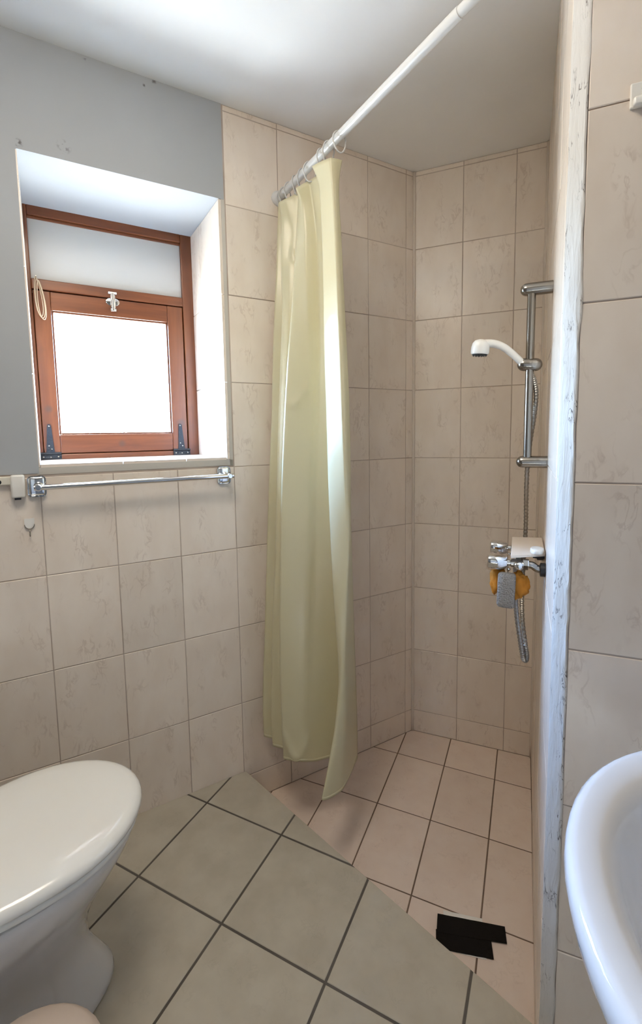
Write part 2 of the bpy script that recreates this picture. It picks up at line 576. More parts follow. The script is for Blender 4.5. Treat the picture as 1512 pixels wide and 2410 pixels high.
def area2(poly):
    return sum(poly[k][0] * poly[(k + 1) % len(poly)][1] - poly[(k + 1) % len(poly)][0] * poly[k][1] for k in range(len(poly))) / 2

def dedupe(poly):
    o = []
    for p in poly:
        if not o or math.hypot(p[0] - o[-1][0], p[1] - o[-1][1]) > 1e-4:
            o.append(p)
    if len(o) > 1 and math.hypot(o[0][0] - o[-1][0], o[0][1] - o[-1][1]) < 1e-4:
        o.pop()
    return o

def floor_tiles(parent, region, org, ang, sx, sy, gap, z, mat, rng):
    e = (math.cos(ang), math.sin(ang)); n_ = (-math.sin(ang), math.cos(ang))
    full = {}
    for i in range(rng[0], rng[1]):
        for j in range(rng[2], rng[3]):
            x0, x1, y0, y1 = i * sx + gap / 2, (i + 1) * sx - gap / 2, j * sy + gap / 2, (j + 1) * sy - gap / 2
            q = [(org[0] + e[0] * a + n_[0] * b_, org[1] + e[1] * a + n_[1] * b_) for a, b_ in ((x0, y0), (x1, y0), (x1, y1), (x0, y1))]
            p = dedupe(clip_convex(q, region))
            if len(p) < 3 or area2(p) < 1.5e-4:
                continue
            cx, cy = org[0] + e[0] * (x0 + x1) / 2 + n_[0] * (y0 + y1) / 2, org[1] + e[1] * (x0 + x1) / 2 + n_[1] * (y0 + y1) / 2
            Mx = Matrix.Translation((cx, cy, z - TILE_T)) @ Matrix.Rotation(ang, 4, 'Z')
            if abs(area2(p) - (x1 - x0) * (y1 - y0)) < 1e-6:
                me = rect_tile(x1 - x0, y1 - y0, mat)
            else:
                inv = Mx.inverted()
                me = poly_tile_mesh([tuple((inv @ Vector((x, y, 0)))[:2]) for x, y in p])
                me.materials.append(mat)
            o = bpy.data.objects.new('tile', me)
            COL.objects.link(o)
            o.parent = parent
            o.matrix_world = Mx

# ------------------------------------------------------------------ the room
Z_CEIL = 2.525
Z_MAIN = 0.130
CW, CH = 0.2018, 0.30
ROWS = [0.106 + 0.30 * k for k in range(0, 9)]           # 0.106 ... 2.506
RW0, RW1 = Vector((0.519, 0, 0)), Vector((0.490, -1.2, 0))
RU = (RW1 - RW0).normalized()
RN = Vector((RU.y, -RU.x, 0))                            # into the shower
ZU = Vector((0, 0, 1))
FL = basis((0, 0, 0), -UL, ZU, NL)                       # local x = -s
FB = basis((0, 0, 0), (1, 0, 0), ZU, (0, -1, 0))
FR = basis(RW0, RU, ZU, RN)
FN = basis((0, -1.2, 0), (1, 0, 0), ZU, (0, -1, 0))
T = TILE_T

# plan points
P_STEP_L, P_STEP_R = UL * 0.845, Vector((0.493, -1.115, 0))
P_G = UL * 2.25
P_F = P_G + NL * 1.6
P_E, P_D = Vector((0.98, P_F.y, 0)), Vector((0.98, -1.2, 0))

# --- left wall: painted plaster around the window, tiled elsewhere
S_T = 0.851          # edge of the tall tiled area
Z_T = 1.312          # top of the low tiled area
bm = NB()
def lb(s0, s1, n0, n1, z0, z1, bev=0.0):
    add_box(bm, FL, -s1, -s0, z0, z1, n0, n1, bev)
WT = -0.44
lb(WIN_S1, 2.40, WT, 0.0, Z_T + 0.004, Z_CEIL)                 # left of the window
lb(S_T + 0.004, WIN_S1, WT, 0.0, WIN_Z1, Z_CEIL)               # above the window
wall_left = obj('wall_left', bm, M['plaster'])
tag(wall_left, 'white plastered wall around the deep window, pink tiles below and beside it', 'wall', kind='structure')
bm = NB()
lb(-0.10, S_T + 0.004, WT, -GD, -0.15, Z_CEIL)                  # behind the tall tiles
lb(S_T + 0.004, 2.40, WT, -GD, -0.15, WIN_Z0 - 0.012)           # behind the low tiles
lb(S_T + 0.004, WIN_S0, WT, -GD, WIN_Z0 - 0.012, WIN_Z1)
lb(WIN_S1, 2.40, WT, -GD, WIN_Z0 - 0.012, Z_T + 0.004)
obj('grout_bed', bm, M['grout'], wall_left)
bm = NB()
lb(S_T + 0.002, WIN_S0, -0.05, -0.0005, Z_T, WIN_Z1 + 0.004, 0.0)   # plaster margin right of the opening
lb(S_T + 0.002, WIN_S1 + 0.004, -0.05, -0.0005, Z_T, WIN_Z0, 0.0)
obj('plaster_margin', bm, M['margin'], wall_left)
# tiles on the left wall
SC_ = [0.0] + [0.043 + CW * k for k in range(0, 13)]
for a, b_ in zip(SC_, SC_[1:]):
    if a > 2.25: break
    b2 = min(b_, 2.25)
    tall = b_ < 0.86
    zs = ([0.0] + ROWS + [Z_CEIL]) if tall else ([0.106] + ROWS[1:5] )
    for z0, z1 in zip(zs, zs[1:]):
        wall_tile(wall_left, FL, -b2, -a, z0, z1, z=-T)
# reveal tiles right and left, sill tiles
FRV = basis(L(WIN_S0, 0, 0), -NL, ZU, UL)                # local x = depth into the wall, z = towards window centre
zr = [WIN_Z0, 1.606, 1.906, WIN_Z1]
for z0, z1 in zip(zr, zr[1:]):
    for d0, d1 in ((0.0, 0.245), (0.245, DEP - 0.0004)):
        wall_tile(wall_left, FRV, d0, d1, z0, z1, t=0.010)
FRV2 = basis(L(WIN_S1, 0, 0), NL, ZU, -UL)
for z0, z1 in zip(zr, zr[1:]):
    for d0, d1 in ((0.0, 0.245), (0.245, DEP - 0.0004)):
        wall_tile(wall_left, FRV2, -d1, -d0, z0, z1, t=0.004)
FSL = basis(L(0, 0, WIN_Z0 - 0.001), -UL, -NL, ZU)       # local x=-s, y = depth
for s0, s1 in ((WIN_S0 + 0.01, 1.02), (1.02, 1.222), (1.222, WIN_S1 - 0.004)):
    wall_tile(wall_left, FSL, -s1, -s0, 0.0, DEP - 0.0004, t=0.010)

# --- back wall
bm = NB()
add_box(bm, FB, -0.10, 0.75, -0.15, Z_CEIL, -0.20, -GD)
wall_back = obj('wall_back', bm, M['grout'])
tag(wall_back, 'narrow pink-tiled wall at the back of the shower', 'wall', kind='structure')
XB = [0.0, 0.2038, 0.4056, 0.519]
for a, b_ in zip(XB, XB[1:]):
    zs = [0.0] + ROWS + [Z_CEIL]
    for z0, z1 in zip(zs, zs[1:]):
        wall_tile(wall_back, FB, a, b_, z0, z1, z=-T)

# --- right wall of the shower (a short pier)
bm = NB()
add_box(bm, FR, 0.0, 1.172, -0.15, Z_CEIL, -0.50, -GD)
wall_right = obj('wall_right', bm, M['grout'])
tag(wall_right, 'glossy pink-tiled side wall carrying the shower fittings', 'wall', kind='structure')
RC = [0.0] + [1.20 - 0.058 - CW * k for k in range(5, -1, -1)] + [1.174]
RC = [x for x in RC if x >= 0]
ROW_R = [0.0] + [0.125 + 0.3005 * k for k in range(0, 8)] + [Z_CEIL]
for a, b_ in zip(RC, RC[1:]):
    for z0, z1 in zip(ROW_R, ROW_R[1:]):
        wall_tile(wall_right, FR, a, b_, z0, z1, z=-T)

# --- wall facing the viewer at the right, beside the basin
bm = NB()
add_box(bm, FN, 0.5135, 1.15, -0.15, Z_CEIL, -0.20, -GD)
wall_near = obj('wall_front', bm, M['grout'])
tag(wall_near, 'pink-tiled end wall beside the washbasin, facing the viewer', 'wall', kind='structure')
XN = [0.514, 0.716, 0.918, 0.98]
ROW_N = [0.124 + 0.3007 * k for k in range(0, 8)] + [Z_CEIL]
for a, b_ in zip(XN, XN[1:]):
    for z0, z1 in zip(ROW_N, ROW_N[1:]):
        wall_tile(wall_near, FN, a, b_, z0, z1, z=-T)

# chipped plaster edge of the pier
bm = NB()
zs = [0.1 + 0.0225 * k for k in range(0, 109)]
cols = []
for z in zs:
    j = lambda q, a=0.0022: a * mnoise.noise(Vector((q * 7.1, z * 23, 3.3)))
    cols.append([Vector((0.4935, -1.166, z)), Vector((0.4905 + j(2, 0.001), -1.1725, z)), Vector((0.4935 + j(3), -1.1790 + j(3), z)), Vector((0.5000 + j(4, 0.0012), -1.1865 + j(4, 0.0012), z)),
                 Vector((0.5070 + j(5, 0.001), -1.1950, z)), Vector((0.5120 + j(6, 0.003), -1.2006, z)), Vector((0.5145 + j(6, 0.003), -1.2010, z)), Vector((0.5150, -1.196, z))])
vr = [[bm.verts.new(p) for p in c] for c in cols]
for A, B in zip(vr, vr[1:]):
    for k in range(7):
        bm.faces.new((A[k], A[k + 1], B[k + 1], B[k]))
trim = obj('trim_1', bm, M['chipped'], smooth=True, angle=40)
tag(trim, 'chipped white plaster edge running up the corner of the tiled pier', 'trim', kind='structure')

# silicone in the two shower corners
for i, (x, y) in enumerate(((0.0, 0.0), (0.519, 0.0))):
    bm = NB()
    sgn = 1 if i == 0 else -1
    pts = []
    for k in range(0, 43):
        z = 0.002 + 0.06 * k
        d = 0.0012 * mnoise.noise(Vector((i * 5, z * 9, 1)))
        pts.append(Vector((x + sgn * (0.002 if i == 0 else 0.002) + d, y - 0.003, min(z, Z_CEIL - 0.002))))
    add_tube(bm, pts, 0.0062, 8)
    t_ = obj('trim_%d' % (i + 2), bm, M['sealant'], smooth=True)
    tag(t_, ('pale silicone bead in the left rear corner of the shower', 'pale silicone bead in the right rear corner of the shower')[i], 'trim', kind='structure')

# --- remaining walls behind the viewer
def plain_wall(name, a, b_, label, z0=0.0, hole=None):
    d = (b_ - a); ln = d.length; d.normalize()
    F = basis(a, d, ZU, d.cross(ZU))
    bm = NB()
    if hole is None:
        add_box(bm, F, 0, ln, z0, Z_CEIL, -0.12, 0.0)
    else:
        h0, h1, hz = hole
        add_box(bm, F, 0, h0, z0, Z_CEIL, -0.12, 0.0)
        add_box(bm, F, h1, ln, z0, Z_CEIL, -0.12, 0.0)
        add_box(bm, F, h0, h1, hz, Z_CEIL, -0.12, 0.0)
    o = obj(name, bm, M['rear'])
    tag(o, label, 'wall', kind='structure')
    return o, F
EXT = 0.06
plain_wall('wall_toilet', P_F, P_G, 'beige wall behind the toilet')
wb, FDOOR = plain_wall('wall_entrance', P_E, P_F, 'beige wall with the entrance door behind the viewer', hole=(0.08, 0.88, 2.10))
plain_wall('wall_basin', P_D, P_E, 'beige wall that carries the washbasin')
door = thing('door_1', FDOOR @ Vector((0.48, Z_MAIN, -0.06)), 'painted entrance door behind the viewer', 'door', kind='structure')
bm = NB(); add_box(bm, FDOOR, 0.085, 0.875, Z_MAIN + 0.005, 2.09, -0.08, -0.04, 0.003); obj('door_leaf', bm, M['door'], door)
for y0, y1 in ((0.3, 0.95), (1.15, 1.95)):
    bm = NB()
    add_box(bm, FDOOR, 0.20, 0.76, y0, y1, -0.041, -0.032, 0.004)
    obj('door_panel', bm, M['door'], door)
bm = NB(); add_tube(bm, [FDOOR @ Vector(p) for p in ((0.82, 1.15, -0.04), (0.82, 1.15, 0.02), (0.72, 1.15, 0.02))], 0.008, 10); obj('handle', bm, M['chrome'], door, smooth=True)

# --- ceiling
bm = NB()
add_prism(bm, [(-1.9, 0.35), (-1.9, -3.2), (1.4, -3.2), (1.4, 0.35)], Z_CEIL, Z_CEIL + 0.14)
tag(obj('ceiling', bm, M['ceiling']), 'plain white plaster ceiling', 'ceiling', kind='structure')

# --- floors
reg_sh = [(P_STEP_L.x, P_STEP_L.y), (P_STEP_R.x, P_STEP_R.y), (0.517, 0.0), (0.0, 0.0)]
if area2(reg_sh) < 0: reg_sh.reverse()
bm = NB(); add_prism(bm, [(-0.62, -0.78), (0.56, -1.25), (0.56, 0.05), (-0.02, 0.05)], -0.12, -GD)
fl_sh = obj('floor_shower', bm, M['grout_floor'])
tag(fl_sh, 'sunken pink-tiled shower floor', 'floor', kind='structure')
sa = -0.0284
floor_tiles(fl_sh, reg_sh, (-0.0276, -0.1856), sa, 0.2024, 0.3065, 0.0045, 0.0, M['tile_floor'], (-4, 5, -5, 3))

bm = NB()
add_prism(bm, [(P_STEP_L.x, P_STEP_L.y), tuple(P_G[:2]), tuple(P_F[:2]), tuple(P_E[:2]), tuple(P_D[:2]), (0.493, -1.2), (P_STEP_R.x, P_STEP_R.y)], -0.10, Z_MAIN - GD)
fl = obj('floor', bm, M['grout_main'])
tag(fl, 'raised floor of large grey-beige tiles', 'floor', kind='structure')
ma = -0.0711
reg1 = [(P_STEP_L.x, P_STEP_L.y), tuple(P_G[:2]), tuple(P_F[:2]), (0.493, P_F.y), (0.493, -1.115)]
reg2 = [(0.493, P_F.y), (0.98, P_F.y), (0.98, -1.2), (0.493, -1.2)]
for rg in (reg1, reg2):
    if area2(rg) < 0: rg.reverse()
    floor_tiles(fl, rg, (-0.5539, -0.8599), ma, 0.306, 0.306, 0.0065, Z_MAIN, M['tile_main'], (-6, 9, -9, 4))

# ------------------------------------------------------------------ window
win = thing('window_1', L(1.167, -DEP, 1.343), 'small wooden window with a white board over the hinged sash', 'window', kind='structure')
def wbar(name, s0, s1, z0, z1, n0, n1, mat, parent, bev=0.003):
    bm = NB(); add_box(bm, FL, -s1, -s0, z0, z1, n0, n1, bev)
    return obj(name, bm, mat, parent)
D = -DEP
wbar('jamb', 0.863, 0.9165, 1.319, 2.224, D - 0.07, D, M['wood_v'], win)
wbar('jamb', 1.4405, 1.462, 1.319, 2.224, D - 0.07, D, M['wood_v'], win)
wbar('head', 0.9165, 1.4405, 2.189, 2.224, D - 0.07, D, M['wood_h'], win)
wbar('frame_bead', 0.9165, 1.4405, 2.1805, 2.1895, D - 0.07, D - 0.009, M['wood_h'], win, 0.002)
wbar('frame_sill', 0.9165, 1.4405, 1.319, 1.361, D - 0.07, D, M['wood_h'], win)
wbar('transom', 0.9165, 1.4405, 1.9405, 1.976, D - 0.07, D + 0.002, M['wood_h'], win)
pn = wbar('panel', 0.9165, 1.4405, 1.974, 2.190, D - 0.03, D - 0.014, M['panel'], win, 0.001)
pn['label'] = 'white painted board'
# rebate behind the sash
wbar('stop', 0.9165, 0.934, 1.361, 1.9405, D - 0.07, D - 0.0515, M['wood_v'], win, 0.001)
wbar('stop', 1.424, 1.4405, 1.361, 1.9405, D - 0.07, D - 0.0515, M['wood_v'], win, 0.001)
wbar('stop', 0.934, 1.424, 1.361, 1.378, D - 0.07, D - 0.0515, M['wood_h'], win, 0.001)
wbar('stop', 0.934, 1.424, 1.924, 1.9405, D - 0.07, D - 0.0515, M['wood_h'], win, 0.001)
# sash
bm = NB()
add_box(bm, FL, -0.9805, -0.9205, 1.3635, 1.9370, D - 0.05, D + 0.001, 0.003)
add_box(bm, FL, -1.4385, -1.3855, 1.3635, 1.9370, D - 0.05, D + 0.001, 0.003)
sash = obj('sash', bm, M['wood_v'], win)
wbar('top_rail', 0.9808, 1.3852, 1.8725, 1.9368, D - 0.05, D + 0.0005, M['wood_h'], sash)
wbar('bottom_rail', 0.9808, 1.3852, 1.3637, 1.4320, D - 0.05, D + 0.0005, M['wood_h'], sash)
bm = NB()
for s0, s1, z0, z1 in ((0.981, 0.987, 1.432, 1.8725), (1.379, 1.385, 1.432, 1.8725), (0.987, 1.379, 1.432, 1.438), (0.987, 1.379, 1.8665, 1.8725)):
    add_box(bm, FL, -s1, -s0, z0, z1, D - 0.032, D - 0.006, 0.002)
obj('glazing_bead', bm, M['wood_h'], sash)
bm = NB(); add_box(bm, FL, -1.384, -0.982, 1.433, 1.8715, D - 0.034, D - 0.031); obj('pane', bm, M['glass'], sash)
def hinge(sc, lean):
    bm = NB()
    n0, n1 = D + 0.0005, D + 0.0045
    # tapering strap
    prof = [(-0.0135, 1.366), (0.0135, 1.366), (0.0065, 1.462), (0.0045, 1.470), (-0.0045, 1.470), (-0.0065, 1.462)]
    f = []
    for n_ in (n0, n1):
        f.append([bm.verts.new(L(sc + x + lean * (z - 1.366), n_, z)) for x, z in prof])
    k = len(prof)
    bm.faces.new(f[0][::-1]); bm.faces.new(f[1])
    for i in range(k):
        bm.faces.new((f[0][i], f[0][(i + 1) % k], f[1][(i + 1) % k], f[1][i]))
    add_box(bm, FL, -(sc + 0.034), -(sc - 0.034), 1.343, 1.3625, n0, n1, 0.0008)
    add_tube(bm, [L(sc - 0.034, D + 0.005, 1.3645), L(sc + 0.034, D + 0.005, 1.3645)], 0.0042, 10)
    o = obj('hinge', bm, M['iron'], sash)
    o['label'] = 'black iron strap hinge'
    bm = NB()
    for x, z in ((0.0, 1.463), (0.004, 1.392), (-0.004, 1.380), (-0.024, 1.352), (0.0, 1.351), (0.024, 1.352)):
        add_lathe(bm, basis(L(sc + x + lean * max(0, z - 1.366), D + 0.0045, z), -UL, ZU, NL), [(0.0032, 0), (0.0030, 0.0008), (0.0012, 0.0012)], 10)
    q = obj('screw', bm, M['steel'], win, smooth=True)
hinge(1.418, 0.0)
hinge(0.947, 0.03)
# spring latch
bm = NB()
Fq = basis(L(1.180, D + 0.001, 1.926), -UL, ZU, NL)
add_lathe(bm, Fq @ Matrix.Diagonal((1.0, 0.62, 1, 1)), [(0.024, 0), (0.024, 0.0018), (0.021, 0.0025)], 20)
add_box(bm, Fq, -0.0085, 0.0085, -0.024, 0.026, 0.002, 0.010, 0.003)
add_tube(bm, [Fq @ Vector((0, -0.034, 0.010)), Fq @ Vector((0, 0.028, 0.010))], 0.0058, 12)
add_box(bm, Fq, -0.010, 0.010, -0.036, -0.026, 0.004, 0.013, 0.002)
lt = obj('latch', bm, M['chrome'], sash, smooth=True, angle=40)
lt['label'] = 'chrome spring latch'
bm = NB(); add_box(bm, FL, -1.195, -1.165, 1.954, 1.962, D + 0.002, D + 0.009, 0.002); obj('latch_keep', bm, M['plastic'], win)
# twine loop hung on a nail at the left of the transom
bm = NB()
for k in range(3):
    p = []
    n_ = 40
    for i in range(n_):
        a = 2 * PI * i / n_
        ws = (0.013 + 0.002 * k) * (0.55 + 0.45 * (1 - math.cos(a)) / 2)
        zz = 1.912 + 0.066 * math.cos(a) - 0.006 * k
        p.append(L(1.427 - 0.004 * k + ws * math.sin(a) * (1 if k < 2 else 0.8) - 0.010 * (1 - math.cos(a)) / 2, D + 0.010 + 0.004 * k, zz))
    add_tube(bm, p, 0.0015, 6, closed=True)
tw = obj('twine_loop', bm, M['twine'], smooth=True, origin=L(1.427, D + 0.01, 1.912))
tag(tw, 'loop of pale twine hanging at the left edge of the window', 'twine')
bm = NB(); add_tube(bm, [L(1.4255, D - 0.004, 1.977), L(1.4255, D + 0.018, 1.980)], 0.0018, 8); nl = obj('nail', bm, M['steel'], tw)

# ------------------------------------------------------------------ towel bar and small wall fittings
tb = thing('towel_bar', L(1.178, 0, 1.278), 'chrome towel bar fixed to the tiles under the window', 'towel bar')
for s in (1.463, 0.892):
    bm = NB()
    add_box(bm, FL, -(s + 0.0235), -(s - 0.0235), 1.248, 1.310, 0.0002, 0.012, 0.0105, 4)
    bmesh.ops.remove_doubles(bm, verts=bm.verts, dist=0.0002)
    pl = obj('wall_plate', bm, M['chrome'], tb, smooth=True, angle=50)
    bm = NB()
    add_lathe(bm, basis(L(s - 0.004, 0.010, 1.279), -UL, ZU, NL), [(0.014, 0), (0.011, 0.006), (0.0095, 0.03), (0.0095, 0.052), (0.007, 0.055)], 20)
    obj('post', bm, M['chrome'], pl, smooth=True, angle=50)
bm = NB(); add_tube(bm, [L(1.470, 0.055, 1.279), L(0.874, 0.055, 1.279)], 0.0082, 16); obj('bar', bm, M['chrome'], tb, smooth=True, angle=50)

br = thing('wall_bracket', L(1.53, 0, 1.28), 'ivory plastic bracket on the wall left of the towel bar', 'bracket')
bm = NB(); add_box(bm, FL, -1.60, -1.503, 1.288, 1.312, 0.0003, 0.016, 0.003); obj('arm', bm, M['ivory'], br, smooth=False)
bm = NB()
add_box(bm, FL, -1.527, -1.492, 1.250, 1.316, 0.0003, 0.026, 0.006, 3)
obj('clip', bm, M['plastic'], br, smooth=True, angle=50)
bm = NB(); add_box(bm, FL, -1.520, -1.504, 1.244, 1.252, 0.004, 0.02, 0.001); obj('slot', bm, M['black'], br)
bm = NB(); add_lathe(bm, basis(L(1.555, 0.016, 1.297), -UL, ZU, NL), [(0.007, 0), (0.006, 0.001)], 16); obj('screw_hole', bm, M['black'], br)

hk = thing('adhesive_hook', L(1.489, 0, 1.17), 'small white stick-on hook below the towel bar', 'hook')
bm = NB()
sh = [(-0.0125, 0.013), (0.0125, 0.013)] + [(0.0125 * math.cos(a), -0.004 + 0.0125 * math.sin(a)) for a in [-PI * k / 12 for k in range(0, 13)]]
f = [[bm.verts.new(L(1.489 + x, n_, 1.172 + z)) for x, z in sh] for n_ in (0.0003, 0.004)]
k = len(sh)
bm.faces.new(f[0][::-1]); bm.faces.new(f[1])
for i in range(k): bm.faces.new((f[0][i], f[0][(i + 1) % k], f[1][(i + 1) % k], f[1][i]))
obj('pad', bm, M['plastic'], hk)
bm = NB()
add_tube(bm, [L(1.489 + 0.0125 * math.cos(a), 0.0055, 1.168 + 0.0135 * math.sin(a)) for a in [-PI * k / 10 for k in range(0, 11)]], 0.0012, 6)
obj('swivel', bm, M['steel'], hk, smooth=True)
bm = NB()
add_tube(bm, [L(1.489, 0.0055, 1.154), L(1.489, 0.006, 1.143), L(1.489, 0.009, 1.136), L(1.489, 0.014, 1.134), L(1.489, 0.017, 1.141)], 0.0015, 8)
obj('hook_wire', bm, M['steel'], hk, smooth=True)

cl = thing('mirror_clip', Vector((0.584, -1.2, 1.93)), 'white plastic mirror clip screwed high on the right-hand tiles', 'clip')
bm = NB(); add_box(bm, FN, 0.571, 0.612, 1.912, 1.949, 0.0002, 0.005, 0.002); obj('plate', bm, M['plastic'], cl)
bm = NB(); add_box(bm, FN, 0.574, 0.609, 1.910, 1.924, 0.004, 0.016, 0.004, 3); obj('lip', bm, M['plastic'], cl, smooth=True, angle=50)
bm = NB(); add_lathe(bm, basis((0.590, -1.205, 1.938), (1, 0, 0), ZU, (0, -1, 0)), [(0.0042, 0), (0.0038, 0.0008)], 14); obj('screw', bm, M['black'], cl)

# ------------------------------------------------------------------ curtain rail, rings and curtain
ROD_Z, ROD_S = 2.268, 0.650
rail = thing('curtain_rail', L(ROD_S, 0, ROD_Z), 'white curtain rail crossing under the ceiling', 'curtain rail')
bm = NB(); add_tube(bm, [L(ROD_S, 0.004, ROD_Z), L(ROD_S, 0.862, ROD_Z)], 0.0125, 18); obj('pole', bm, M['rod'], rail, smooth=True, angle=50)
bm = NB(); add_tube(bm, [L(ROD_S, 0.855, ROD_Z), L(ROD_S, 1.045, ROD_Z)], 0.0112, 18); obj('inner_pole', bm, M['rod'], rail, smooth=True, angle=50)
for n0, sgn in ((0.0, 1), (1.050, -1)):
    bm = NB()
    add_lathe(bm, basis(L(ROD_S, n0, ROD_Z), -UL, ZU, NL) if sgn > 0 else basis(L(ROD_S, n0, ROD_Z), UL, ZU, -NL),
              [(0.026, 0.0), (0.026, 0.006), (0.018, 0.012), (0.016, 0.03), (0.0126, 0.032)], 22)
    obj('flange', bm, M['rod'], rail, smooth=True, angle=50)

